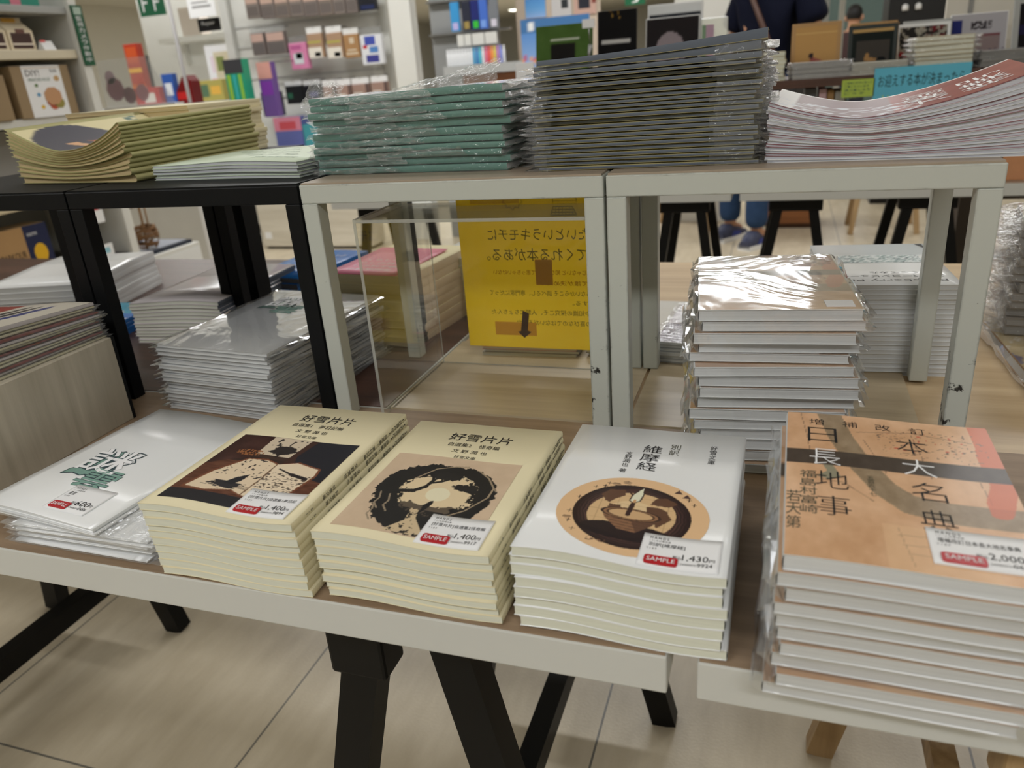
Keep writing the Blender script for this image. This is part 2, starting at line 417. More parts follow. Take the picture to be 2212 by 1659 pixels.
# ------------------------------------------------------------------ materials
M = {}
M['riser_white'] = paint_chipped('white_chipped_paint', (196,200,192), (38,36,34), 0.625)
M['riser_black'] = P('black_steel_paint', (9,11,13), 0.5, 0.22, 0.15)
M['edge_white'] = P('white_laminate_edge', (205,206,201), 0.45, 0.35, 0.02)
M['oak_brown'] = wood('brown_oak_laminate', (116,96,76), (166,142,116), 'x', 10)
M['walnut'] = wood('dark_walnut_laminate', (52,32,25), (92,62,50), 'x', 11, 0.35)
M['pale_wood'] = wood('pale_striped_wood', (176,146,108), (212,188,150), 'x', 8, 0.4)
M['pale_board'] = wood('pale_veneer_board', (176,158,128), (206,190,160), 'x', 12, 0.3, 0.7)
M['grey_wood'] = wood('greyed_vertical_grain_wood', (158,150,132), (196,188,170), 'z', 11, 0.5)
M['riser_top'] = wood('grey_oak_top', (140,124,106), (178,164,146), 'x', 9, 0.35)
M['black_wood'] = P('black_stained_wood', (9,9,9), 0.45, 0.22, 0.2)
M['raw_wood'] = wood('raw_pine', (150,120,82), (190,160,118), 'z', 10)
M['cream_cover'] = P('cream_card_cover', (232,222,186), 0.55, 0.3, 0.02)
M['cream_pages'] = pages_mat('cream_page_edges', (221,223,207), 0.94)
M['white_cover'] = P('white_card_cover', (236,238,238), 0.22, 0.5, 0.01)
M['white_pages'] = pages_mat('white_page_edges', (216,218,218), 0.90)
M['white_paper'] = P('white_paper', (238,239,240), 0.5, 0.3, 0.01)
M['grey_pages'] = pages_mat('grey_page_edges', (150,148,146), 0.85)
M['ink'] = P('black_ink', (22,22,24), 0.5, 0.3, 0.05)
M['ink_soft'] = P('soft_grey_ink', (84,84,70), 0.6, 0.2, 0.05)
M['red_tag'] = P('red_label', (182,22,34), 0.3, 0.45, 0.03)
M['print'] = print_mat('printed_picture', 0.45)
M['print_gloss'] = print_mat('printed_picture_gloss', 0.3, 0.35)
M['film'] = film('clear_wrap', base=0.05, haze=0.06)
M['film_soft'] = film('clear_wrap_loose', base=0.06, haze=0.13, bump=0.6, bscale=28)
M['film_tight'] = film('clear_wrap_tight', base=0.09, haze=0.03, bump=0.22, bscale=6, fres=1.3)
M['acrylic'] = film('acrylic_sheet', (0.965,0.965,0.935), 0.02, 0.02, 0.015, 0.0)
M['acrylic_edge'] = film('acrylic_cut_edge', (0.86,0.87,0.78), 0.10, 0.15, 0.42, 0.0)
M['orange_cover'] = P('orange_map_cover', (205,146,104), 0.25, 0.5, 0.15, 30)
M['teal_cover'] = P('teal_cloth_cover', (92,138,127), 0.5, 0.3, 0.08)
M['slate_cover'] = P('slate_grey_cover', (98,106,118), 0.55, 0.3, 0.08)
M['gold_edge'] = P('straw_yellow_board', (170,160,112), 0.6, 0.3, 0.05)
M['olive_cover'] = P('olive_paper', (170,166,116), 0.6, 0.25, 0.03)
M['tan_pages'] = pages_mat('tan_page_edges', (204,184,142), 0.82)
M['mint_cover'] = P('mint_paper', (212,226,204), 0.45, 0.35, 0.02)
M['lilac_pages'] = pages_mat('cool_white_page_edges', (196,198,206), 0.8)
M['red_cover'] = P('dull_red_cover', (140,52,48), 0.22, 0.5, 0.1)
M['pink_cover'] = P('pink_cover', (226,120,150), 0.35, 0.4, 0.03)
M['blue_cover'] = P('blue_cover', (44,116,196), 0.25, 0.5, 0.03)
M['cardboard'] = P('kraft_card', (176,140,96), 0.7, 0.2, 0.06)
M['black_plastic'] = P('black_plastic', (14,14,16), 0.35, 0.4, 0.05)
M['white_plastic'] = P('white_plastic', (226,228,228), 0.4, 0.4, 0.02)
M['grey_panel'] = P('grey_panel', (168,170,168), 0.5, 0.3, 0.03)
M['white_panel'] = P('white_panel', (218,218,212), 0.5, 0.3, 0.02)
M['steel'] = P('steel', (150,150,150), 0.3, 0.5, 0.03, metal=0.9)
M['clear_plastic'] = film('clear_plastic_pack', (0.95,0.96,0.97), 0.04, 0.08, 0.12, 0.2, 40)
def C(col, rough=0.5, var=0.05):
    key = ('c', col, rough)
    if key not in M: M[key] = P('colour_%d_%d_%d' % col, col, rough, 0.35, var)
    return M[key]

# ------------------------------------------------------------------ the room
def floor_mat():
    k = NT('beige_floor_tiles'); b = k.new('ShaderNodeBsdfPrincipled'); tc = k.new('ShaderNodeTexCoord'); mp = k.new('ShaderNodeMapping')
    mp.inputs['Location'].default_value = (1.402, -0.257, 0); k.link(tc.outputs['Object'], mp.inputs[0])
    br = k.new('ShaderNodeTexBrick'); br.offset = 0.0; br.inputs['Scale'].default_value = 1.0; br.inputs['Brick Width'].default_value = 0.626; br.inputs['Row Height'].default_value = 0.626
    br.inputs['Mortar Size'].default_value = 0.0022; br.inputs['Mortar Smooth'].default_value = 0.1; br.inputs['Bias'].default_value = 0
    k.link(mp.outputs[0], br.inputs['Vector'])
    m2 = k.new('ShaderNodeMapping'); m2.inputs['Scale'].default_value = (9, 2.2, 5); k.link(tc.outputs['Object'], m2.inputs[0])
    nz = k.new('ShaderNodeTexNoise'); nz.inputs['Scale'].default_value = 2.2; nz.inputs['Detail'].default_value = 9; nz.inputs['Roughness'].default_value = 0.6; k.link(m2.outputs[0], nz.inputs[0])
    rp = k.new('ShaderNodeValToRGB'); rp.color_ramp.elements[0].position = 0.3; rp.color_ramp.elements[1].position = 0.72
    rp.color_ramp.elements[0].color = lin((190,177,152)); rp.color_ramp.elements[1].color = lin((210,198,174)); k.link(nz.outputs[0], rp.inputs[0])
    k.link(rp.outputs[0], br.inputs['Color1']); k.link(rp.outputs[0], br.inputs['Color2']); br.inputs['Mortar'].default_value = lin((112,108,100))
    k.link(br.outputs['Color'], b.inputs['Base Color']); b.inputs['Roughness'].default_value = 0.33; b.inputs['Specular IOR Level'].default_value = 0.4
    n2 = k.new('ShaderNodeTexNoise'); n2.inputs['Scale'].default_value = 180; k.link(tc.outputs['Object'], n2.inputs[0])
    bp = k.new('ShaderNodeBump'); bp.inputs['Strength'].default_value = 0.12; bp.inputs['Distance'].default_value = 0.002; k.link(n2.outputs[0], bp.inputs['Height']); k.link(bp.outputs[0], b.inputs['Normal'])
    k.link(b.outputs[0], k.out.inputs[0]); return k.m
def struct(name, x0, y0, z0, x1, y1, z1, m, label=None):
    b = MB(); b.box(x0, y0, z0, x1, y1, z1, m); o = b.build(name); o['kind'] = 'structure'
    return o
struct('floor', -12, -4, -0.05, 7, 30, 0, floor_mat())
struct('ceiling', -12, -4, CEIL, 7, 30, CEIL+0.05, P('ceiling_board', (238,237,230), 0.8, 0.1, 0.02))
wm = P('wall_paint', (222,221,214), 0.7, 0.2, 0.02)
struct('wall_back', -12, 30, 0, 7, 30.1, CEIL, wm); struct('wall_left', -12.1, -4, 0, -12, 30, CEIL, wm)
struct('wall_right', 7, -4, 0, 7.1, 30, CEIL, wm); struct('wall_front', -12, -4.1, 0, 7, -4, CEIL, wm)

# ------------------------------------------------------------------ tables
def table(label, x0, x1, y0, y1, z1, top, group=None, low=0.0):
    t = thing('display_table', label, 'table', ((x0+x1)/2, (y0+y1)/2, z1-0.0377), 0, group); hx, hy = (x1-x0)/2, (y1-y0)/2
    b = MB(); b.box(-hx, -hy, low, hx, hy, 0.0365, M['edge_white']); b.build('edge_band', t, bevel=0.0015)
    b = MB(); b.box(-hx+0.0015, -hy+0.0015, 0.0363, hx-0.0015, hy-0.0015, 0.0377, top); b.build('tabletop', t)
    return t
T = 0.72
table('long white-edged table with brown oak top carrying the cream book stacks', -2.3, 0.050, 0.0, 0.398, T, M['oak_brown'])
table('white-edged table with brown oak top under the orange map book stack', 0.073, 1.3, 0.0, 0.398, T, M['oak_brown'])
table('dark walnut-topped table under the black risers', -2.3, -0.394, 0.401, 1.25, T, M['walnut'])
table('pale striped-wood table behind the white risers', -0.390, 1.3, 0.401, 1.25, T-0.004, M['pale_wood'], low=0.0042)
def board(label, x0, x1, y0, y1):
    b = MB(); b.box(-(x1-x0)/2, -(y1-y0)/2, 0, (x1-x0)/2, (y1-y0)/2, 0.004, M['pale_board']); o = b.build('display_board'); o.location = ((x0+x1)/2, (y0+y1)/2, T-0.004)
    tag(o, label, 'board', 'thin pale boards under the white risers')
board('thin pale veneer board under the acrylic case', -0.3885, -0.0585, 0.403, 0.68)
board('thin pale veneer board under the silver wrapped book stack', -0.054, 0.2855, 0.403, 0.68)

def trestle(label, cx, ya, yb, m, h, spread=0.185, top=0.036, group=None, legw=0.042, legd=0.036, stretcher=True, hinge=True):
    t = thing('trestle', label, 'trestle', (cx, (ya+yb)/2, 0), 0, group); d = (yb-ya)/2
    for sy in (-1, 1):
        for sx in (-1, 1):
            b = MB(); b.bar((sx*spread, sy*(d+0.03), 0), (sx*top, sy*d, h-0.01), legw, legd, m, (0, 1, 0)); b.build('leg', t)
        b = MB(); b.box(-0.085, sy*d-0.02, h-0.05, 0.085, sy*d+0.02, h-0.0002, m); b.build('crosspiece', t, bevel=0.004)
        if not hinge: continue
        b = MB(); b.box(-0.092, sy*d-0.024, h-0.118, -0.026, sy*d+0.02, h-0.048, m); b.build('hinge_block', t, bevel=0.004)
    b = MB(); b.box(-0.03, -d+0.02, h-0.045, 0.03, d-0.02, h-0.0004, m); b.build('top_rail', t)
    if stretcher:
        b = MB(); b.box(-0.018, -d-0.02, 0.075, 0.018, d+0.02, 0.12, m); b.build('stretcher', t)
        for sy in (-1, 1):
            b = MB(); b.box(-0.17, sy*(d+0.028)-0.012, 0.08, 0.17, sy*(d+0.028)+0.012, 0.115, m); b.build('cross_brace', t)
    return t
trestle('black wooden trestle holding up the table front in the middle', -0.222, 0.09, 0.60, M['black_wood'], T-0.0377, group='black trestles under the front table')
trestle('black wooden trestle at the far left under the front table', -1.345, 0.09, 0.60, M['black_wood'], T-0.0377, group='black trestles under the front table')
trestle('pale raw wood trestle under the right table', 0.40, 0.09, 0.60, M['raw_wood'], T-0.0377, 0.17)

# ------------------------------------------------------------------ risers
RZ = 1.0348
def riser(label, x0, x1, y0, y1, z0, z1, m, top, group=None, w=0.022, rail=None):
    rm = rail or m
    cx, cy = (x0+x1)/2, (y0+y1)/2; hx, hy = (x1-x0)/2, (y1-y0)/2; H = z1-z0
    t = thing('display_riser', label, 'riser', (cx, cy, z0), 0, group)
    for sx in (-1, 1):
        for sy in (-1, 1):
            b = MB(); xa, xb = sorted((sx*hx, sx*(hx-w))); ya, yb = sorted((sy*hy, sy*(hy-w))); b.box(xa, ya, 0, xb, yb, H-w-0.0032, m); b.build('leg', t, bevel=0.0012)
    for sy in (-1, 1):
        ya, yb = sorted((sy*hy, sy*(hy-w))); b = MB(); b.box(-hx, ya, H-w-0.003, hx, yb, H-0.0022, rm); b.build('rail', t, bevel=0.0012)
    for sx in (-1, 1):
        xa, xb = sorted((sx*hx, sx*(hx-w))); b = MB(); b.box(xa, -hy+w, H-w-0.003, xb, hy-w, H-0.0022, rm); b.build('rail', t, bevel=0.0012)
    b = MB(); b.box(-hx+0.002, -hy+0.002, H-0.0022, hx-0.002, hy-0.002, H, top); b.build('top_board', t)
    return t
riser('chipped white metal riser over the acrylic case with the yellow sheet', -0.4505, -0.0685, 0.366, 0.6145, T, RZ, M['riser_white'], M['riser_top'])
riser('chipped white metal riser over the silver wrapped book stack', -0.0655, 0.3124, 0.366, 0.6145, T, RZ, M['riser_white'], M['riser_top'])
riser('black metal riser beside the white riser, over the glossy white booklets', -0.8290, -0.4535, 0.366, 0.682, T, RZ, M['riser_black'], M['riser_black'])
riser('black metal riser at the left end of the front riser row', -1.212, -0.8320, 0.366, 0.682, T, RZ, M['riser_black'], M['riser_black'])
t = thing('column_stand', 'black stand on a single column behind the olive booklets', 'stand', (-1.0, 0.81, T))
m_ = MB(); m_.box(-0.212, -0.12, RZ-T-0.02, 0.20, 0.12, RZ-T, M['riser_black']); m_.build('top_board', t); m_ = MB(); m_.box(0.15, -0.10, 0.006, 0.19, -0.06, RZ-T-0.02, M['riser_black']); m_.build('column', t); m_ = MB(); m_.box(-0.05, -0.11, 0, 0.20, 0.11, 0.006, M['riser_black']); m_.build('base_plate', t)

# wooden box on the front table at the left
t = thing('wooden_display_box', 'greyish wooden box with vertical grain holding up the magazine stack', 'box', (-0.955, 0.145, T))
b = MB(); b.box(-0.20, -0.165, 0, 0.2, 0.162, 0.124, M['grey_wood']); b.build('box_body', t, bevel=0.001)
b = MB(); b.box(-0.2, 0.1625, 0, 0.2, 0.167, 0.124, M['riser_black']); b.build('back_panel', t)

# ------------------------------------------------------------------ price cards
def price_card(label, bookref, box, lines, price, code, rot=0.0, seed=0):
    """box = centre x, y, width, height on the cover, in the book's own frame"""
    (root, fl, fh) = bookref; cx, cy, w, h = box
    c, s = math.cos(root.rotation_euler.z), math.sin(root.rotation_euler.z); lz = fh(cx, cy)
    t = thing('price_card', label, 'price card', (root.location.x+c*cx-s*cy, root.location.y+s*cx+c*cy, root.location.z+lz), root.rotation_euler.z+rot, 'white price cards on the sample books')
    cr, sr = math.cos(rot), math.sin(rot); 
    def sf(o): return lambda x, y: (x, y, fh(cx+cr*x-sr*y, cy+sr*x+cr*y)-lz+o)
    b = MB(); f1 = sf(0.0003); f2 = sf(0.0012)
    b.slab(lspace(-w/2, w/2, 22), lspace(-h/2, h/2, 7), lambda x, y: f1(x, y)[2], lambda x, y: f2(x, y)[2], M['white_paper']); b.build('card', t)
    fp = sf(0.0015); X = lambda u: -w/2+u*w; Y = lambda v: -h/2+v*h
    b = MB()
    b.text('H A N D S', (X(0.09), Y(0.84), X(0.33), Y(0.92)), M['ink'], fp)
    b.text('1 3 1 8 好雪文庫', (X(0.09), Y(0.765), X(0.36), Y(0.81)), M['ink'], fp)
    b.text(lines, (X(0.09), Y(0.60), X(min(0.95, 0.12+0.062*len(lines))), Y(0.73)), M['ink'], fp)
    b.text('Y 1 8 9', (X(0.07), Y(0.51), X(0.2), Y(0.56)), M['ink'], fp)
    b.text('税込', (X(0.42), Y(0.30), X(0.53), Y(0.40)), M['ink'], fp)
    b.text(price, (X(0.54), Y(0.27), X(0.86), Y(0.46)), M['ink'], fp)
    b.text('円', (X(0.87), Y(0.29), X(0.94), Y(0.38)), M['ink'], fp)
    b.text('243000731', (X(0.53), Y(0.15), X(0.73), Y(0.2)), M['ink'], fp); b.text(code, (X(0.735), Y(0.14), X(0.92), Y(0.24)), M['ink'], fp)
    b.build('print', t)
    tg = MB(); x0, x1, y0, y1, r = X(0.08), X(0.50), Y(0.06), Y(0.31), 0.0022; ym = (y0+y1)/2; cols = []; mi = tg.mi(M['red_tag']); ft = sf(0.0022); fb = sf(0.0012)
    for x in [x0, x0+r*0.3, x0+r]+lspace(x0+r, x1-r, 10)[1:-1]+[x1-r, x1-r*0.3, x1]:
        e = max(0.0, r-min(x-x0, x1-x)); hh = (y1-y0)/2-(r-math.sqrt(max(0, r*r-e*e))); ring = [(x, ym-hh), (x, ym), (x, ym+hh)]; cols.append(([tg.bm.verts.new(ft(*p)) for p in ring], [tg.bm.verts.new(fb(*p)) for p in ring]))
    for (ta, ba), (tb, bb) in zip(cols, cols[1:]):
        for k in range(2): tg.bm.faces.new((ta[k], tb[k], tb[k+1], ta[k+1])).material_index = mi
        tg.bm.faces.new((ba[0], bb[0], tb[0], ta[0])).material_index = mi; tg.bm.faces.new((ta[2], tb[2], bb[2], ba[2])).material_index = mi
    ob = tg.build('sample_tag', t); tag(ob, 'red rounded tag')
    b = MB(); b.text('SAMPLE', (X(0.115), Y(0.125), X(0.465), Y(0.245)), M['white_paper'], sf(0.0026)); b.build('tag_letters', ob)
    return t

# ------------------------------------------------------------------ front books
def wave1(x, y): return (0.5-0.5*math.sin(2*math.pi*(x/0.164*0.85+0.02)))*(0.55-y/0.233*0.9)
BW, BD = 0.164, 0.233
def center(x, y, rz, w, d):
    c, s = math.cos(rz), math.sin(rz); return x+c*w/2-s*d/2, y+s*w/2+c*d/2
def spine_text(root, fl, fh, W, chars, y_top, m, ch=0.0062):
    """upright vertical title down the spine: letters turned a quarter on the lying book"""
    b = MB()
    for s_, y, hgt in chars:
        V, F, (a0, b0, a1, b1) = glyphs(s_); k = hgt/0.75
        yy = y; zm = (fl(W/2, yy)+fh(W/2, yy))/2; ca = (a0+a1)/2
        b.raw(V, F, m, lambda u, v, yy=yy, zm=zm, k=k, ca=ca: (W/2+0.0011, yy+v*k, zm-(u-ca)*k))
    b.build('spine_title', root)
def spaced(string, y0, step, h): return [(c, y0-i*step, h) for i, c in enumerate(string) if c not in ' \u3000']

rz = 0.0091; cx, cy = center(-0.4347, 0.0, rz, BW, BD)
S1 = make_stack('paperback_book', 'cream paperback', 'in the stack with the open-book picture cover', 'book', 'cream paperbacks in the open-book stack', 10, cx, cy-0.004, T, rz, BW, BD, 0.0077,
    M['cream_cover'], M['cream_pages'], seed=3, wave=wave1, A=(0.0050, 0.0066), jit=0.0016, jr=0.4, ct=0.0003, inset=0.0005, bulge=0.001, nx=22, drift=(0.004, 0.002),
    top_label='cream paperback with a picture of an open book and quill on a desk')
rz = 0.004; cx, cy = center(-0.2554, 0.0078, rz, BW, BD)
S2 = make_stack('paperback_book', 'cream paperback', 'in the stack with the dark tree-ring cover', 'book', 'cream paperbacks in the tree-ring stack', 9, cx, cy-0.006, T, rz, BW, BD, 0.0075,
    M['cream_cover'], M['cream_pages'], seed=8, wave=wave1, A=(0.0046, 0.0060), jit=0.002, jr=0.6, ct=0.0003, inset=0.0005, bulge=0.001, nx=22, drift=(0.006, 0.003),
    top_label='cream paperback with a black ring of trees around a moon on its cover')
rz = -0.0099; cx, cy = center(-0.0717, 0.0076, rz, BW, BD)
S3 = make_stack('paperback_book', 'white paperback', 'in the stack with the candle cover', 'book', 'white paperbacks in the candle stack', 8, cx, cy-0.006, T, rz, BW, BD, 0.0097,
    M['white_cover'], M['cream_pages'], seed=5, wave=wave1, A=(0.0050, 0.0068), jit=0.0018, jr=0.6, ct=0.0005, inset=0.0007, bulge=0.001, nx=22, drift=(-0.001, 0.003),
    top_label='white paperback with a candle and world map in a dark ring on its cover')

def stack_spines(S, W, parts, n_from_top):
    for (root, fl, fh) in S[-n_from_top:]:
        ch = []
        for s_, y0, step, h in parts: ch += spaced(s_, y0, step, h)
        spine_text(root, fl, fh, W, ch, 0, M['ink'])
stack_spines(S1, BW, [('【好雪片片】', 0.104, 0.0062, 0.0046), ('自選集1', 0.062, 0.0062, 0.0044), ('夢日記編', 0.034, 0.0062, 0.0044), ('文野潤也', -0.004, 0.007, 0.0044), ('好雪文庫', -0.047, 0.006, 0.004), ('6-1', -0.086, 0.004, 0.0038)], 10)
stack_spines(S2, BW, [('【好雪片片】', 0.104, 0.0062, 0.0046), ('自選集2', 0.062, 0.0062, 0.0044), ('怪奇編', 0.034, 0.0062, 0.0044), ('文野潤也', -0.004, 0.007, 0.0044), ('好雪文庫', -0.047, 0.006, 0.004), ('6-2', -0.086, 0.004, 0.0038)], 9)

def on_cover(ref, W, D, o=0.0003):
    root, fl, fh = ref
    return lambda x, y: (x-W/2, y-D/2, fh(x-W/2, y-D/2)+o)

# cover of the open-book paperback
def art_desk(u, v):
    n = fbm(u, v, 7, 1); c = np.zeros(u.shape+(3,)); c[:] = (46,26,20); c += (n[...,None]-0.5)*26
    put(c, (v < 0.58)&(v > 0.13), (92,52,32)); g = vnoise(u+v*0.4, v*9, 16, 4); m = (v < 0.58)&(v > 0.13); c[m] += ((g-0.5)*34)[m][:,None]
    put(c, inpoly(u, v, [(0,0.5),(0.42,0.72),(0.42,1),(0,1)]), (58,28,20)); m = inpoly(u, v, [(0,0.5),(0.42,0.72),(0.42,1),(0,1)]); c[m] += ((n-0.5)*50)[m][:,None]
    put(c, inpoly(u, v, [(0.62,1),(1,1),(1,0.42),(0.72,0.52),(0.6,0.72)]), (24,24,34))
    put(c, inpoly(u, v, [(0.56,1),(0.66,1),(0.62,0.75),(0.70,0.5),(0.60,0.52),(0.56,0.7)]), (62,34,24))
    put(c, inpoly(u, v, [(0.30,0.70),(0.57,0.70),(0.60,1),(0.28,1)]), (208,192,168))
    put(c, inpoly(u, v, [(0.30,0.66),(0.57,0.66),(0.57,0.71),(0.30,0.71)]), (60,40,30))
    r = np.sqrt(((u-0.47)/0.12)**2+((v-0.80)/0.09)**2); put(c, r+0.8*(fbm(u,v,26,7)-0.45) < 0.85, (40,32,30)); put(c, nearline(u, v, [(0.47,0.70),(0.47,0.8)], 0.008), (34,26,24))
    put(c, (inpoly(u, v, [(0.33,0.86),(0.58,0.86),(0.59,0.98),(0.33,0.98)]))&(vnoise(u,v,42,9) > 0.82), (60,54,50))
    r = np.sqrt(((u-0.24)/0.12)**2+((v-0.72)/0.05)**2); put(c, (r < 1)&(vnoise(u*2,v,60,5) > 0.5), (150,96,54))
    put(c, v < 0.13, (26,24,30))
    L = [(0.09,0.17),(0.16,0.40),(0.30,0.62),(0.44,0.64),(0.545,0.60),(0.55,0.36),(0.54,0.16),(0.44,0.20),(0.26,0.15)]; Rr = [(0.54,0.16),(0.55,0.36),(0.545,0.60),(0.68,0.66),(0.88,0.60),(0.90,0.5),(0.84,0.22),(0.72,0.14)]
    grow = lambda P, k: [(0.5+(x-0.5)*k, 0.39+(y-0.39)*k) for x, y in P]
    put(c, inpoly(u, v, grow(L, 1.07))|inpoly(u, v, grow(Rr, 1.05)), (120,70,44))
    put(c, inpoly(u, v, L), (226,206,176)); put(c, inpoly(u, v, Rr), (230,212,184)); put(c, nearline(u, v, [(0.54,0.16),(0.55,0.36),(0.545,0.60)], 0.006), (120,90,66))
    iL = inpoly(u, v, L); iR = inpoly(u, v, Rr)
    put(c, iL&(vnoise(u,v,58,12) > 0.80)&(v > 0.36), (50,44,42))
    r = np.sqrt(((u-0.36)/0.15)**2+((v-0.25)/0.05)**2); put(c, iL&(r+0.9*(vnoise(u*0.6,v*3,60,3)-0.4) < 1), (38,36,40))
    put(c, inpoly(u, v, [(0.33,0.27),(0.38,0.36),(0.45,0.42),(0.44,0.32),(0.40,0.26)]), (26,26,32))
    put(c, iR&(vnoise(u*1.4,v*2.2,50,21) > 0.70)&(v < 0.5)&(v > 0.24), (96,82,70))
    put(c, nearline(u, v, [(0.60,0.55),(0.72,0.50),(0.86,0.46)], [0.008, 0.018]), (34,26,28))
    return c
s1 = S1[-1]; sf = on_cover(s1, BW, BD)
pic = art_mesh('cover_picture', s1[0], 0.0105, 0.014, 0.1505, 0.151, 200, 190, art_desk, sf, M['print'])
b = MB(); f = on_cover(s1, BW, BD, 0.0004)
b.text('好雪片片', (0.050, 0.194, 0.116, 0.2115), M['ink'], f); b.text('自選集1　夢日記編', (0.050, 0.1805, 0.112, 0.1885), M['ink'], f)
b.text('文 野 潤 也', (0.062, 0.1675, 0.100, 0.1745), M['ink'], f); b.text('好雪文庫', (0.070, 0.1555, 0.094, 0.1615), M['ink'], f); b.build('cover_title', s1[0])
price_card('white price card with red tag on the open-book paperback', s1, (0.122-BW/2, 0.028-BD/2, 0.060, 0.042), '[好雪片片]自選集1夢日記', '1,400', '9894')

# cover of the tree-ring paperback
def art_ring(u, v):
    n = fbm(u, v, 9, 31); c = np.zeros(u.shape+(3,)); c[:] = (208,184,156); c += (n[...,None]-0.5)*16
    a = np.arctan2(v-0.47, u-0.51); r = np.sqrt(((u-0.51)/0.43)**2+((v-0.47)/0.44)**2)
    e = fbm(u, v, 30, 33)-0.5; inner = 0.63+0.10*np.sin(a*1.0+0.6)+0.30*(fbm(u,v,11,35)-0.5); outer = 1.0+0.16*e+0.05*np.sin(a*3)
    put(c, r < inner, (222,200,162))
    put(c, np.sqrt((u-0.53)**2+((v-0.50))**2) < 0.34, (226,206,168), 0.6)
    put(c, (r < 0.72)&(v < 0.36+0.12*(fbm(u,v,13,41)-0.5)), (92,80,66)); put(c, (r < 0.8)&(v < 0.30)&(fbm(u,v,34,43) > 0.47), (30,26,24))
    put(c, (r >= inner)&(r < outer), (18,16,17))
    put(c, (r >= inner*0.9)&(r < inner*1.05)&(fbm(u,v,40,45) > 0.5), (22,19,18))
    put(c, inpoly(u, v, [(0.36,0.02),(0.66,0.02),(0.52,0.20),(0.50,0.30),(0.44,0.30),(0.46,0.16)])&(fbm(u,v,36,51) > 0.40), (206,184,148))
    put(c, nearline(u, v, [(0.27,0.48),(0.36,0.50),(0.42,0.57),(0.44,0.66),(0.40,0.76)], [0.022, 0.012]), (20,17,17))
    put(c, nearline(u, v, [(0.43,0.62),(0.50,0.66),(0.56,0.72)], 0.012)|nearline(u, v, [(0.44,0.66),(0.47,0.72),(0.46,0.8)], 0.009)|nearline(u, v, [(0.50,0.66),(0.49,0.75)], 0.007), (20,17,17))
    put(c, nearline(u, v, [(0.86,0.48),(0.77,0.57),(0.68,0.60)], 0.012)|nearline(u, v, [(0.77,0.57),(0.70,0.66)], 0.009), (20,17,17))
    put(c, ((np.sqrt(((u-0.52)/0.12)**2+((v-0.74)/0.05)**2)+0.9*(fbm(u,v,40,52)-0.5)) < 1)|((np.sqrt(((u-0.70)/0.10)**2+((v-0.62)/0.04)**2)+0.9*(fbm(u,v,40,53)-0.5)) < 0.95), (26,23,22))
    for q, k in (((0.16,0.30),1),((0.22,0.42),2),((0.14,0.44),3)):
        put(c, nearline(u, v, [(q[0],q[1]),(q[0]+0.03,q[1]-0.08),(q[0]+0.02,q[1]-0.14),(q[0]+0.07,q[1]-0.2)], 0.006), (150,134,112))
    put(c, nearline(u, v, [(0.30,0.66),(0.40,0.82),(0.52,0.88),(0.62,0.90)], 0.006)|nearline(u, v, [(0.72,0.86),(0.82,0.78),(0.90,0.66),(0.90,0.54),(0.80,0.36),(0.62,0.20)], 0.006)|nearline(u, v, [(0.86,0.72),(0.93,0.62)], 0.004), (160,142,116))
    put(c, np.sqrt(((u-0.545)/0.085)**2+((v-0.50)/0.085)**2) < 1, (232,224,192))
    put(c, inpoly(u, v, [(0.51,0.28),(0.505,0.35),(0.53,0.41),(0.55,0.42),(0.56,0.39),(0.55,0.34),(0.525,0.27),(0.49,0.22)]), (16,14,15))
    return c
s2 = S2[-1]; art_mesh('cover_picture', s2[0], 0.0125, 0.0125, 0.145, 0.153, 210, 210, art_ring, on_cover(s2, BW, BD), M['print'])
b = MB(); f = on_cover(s2, BW, BD, 0.0004)
b.text('好雪片片', (0.050, 0.192, 0.119, 0.2085), M['ink'], f); b.text('自選集2　怪奇編', (0.055, 0.1785, 0.111, 0.1865), M['ink'], f)
b.text('文 野 潤 也', (0.064, 0.1655, 0.102, 0.1725), M['ink'], f); b.text('好雪文庫', (0.071, 0.1535, 0.094, 0.1595), M['ink'], f); b.build('cover_title', s2[0])
price_card('white price card with red tag on the tree-ring paperback', s2, (0.1236-BW/2, 0.0285-BD/2, 0.058, 0.044), '[好雪片片]自選集2怪奇編', '1,400', '9917')

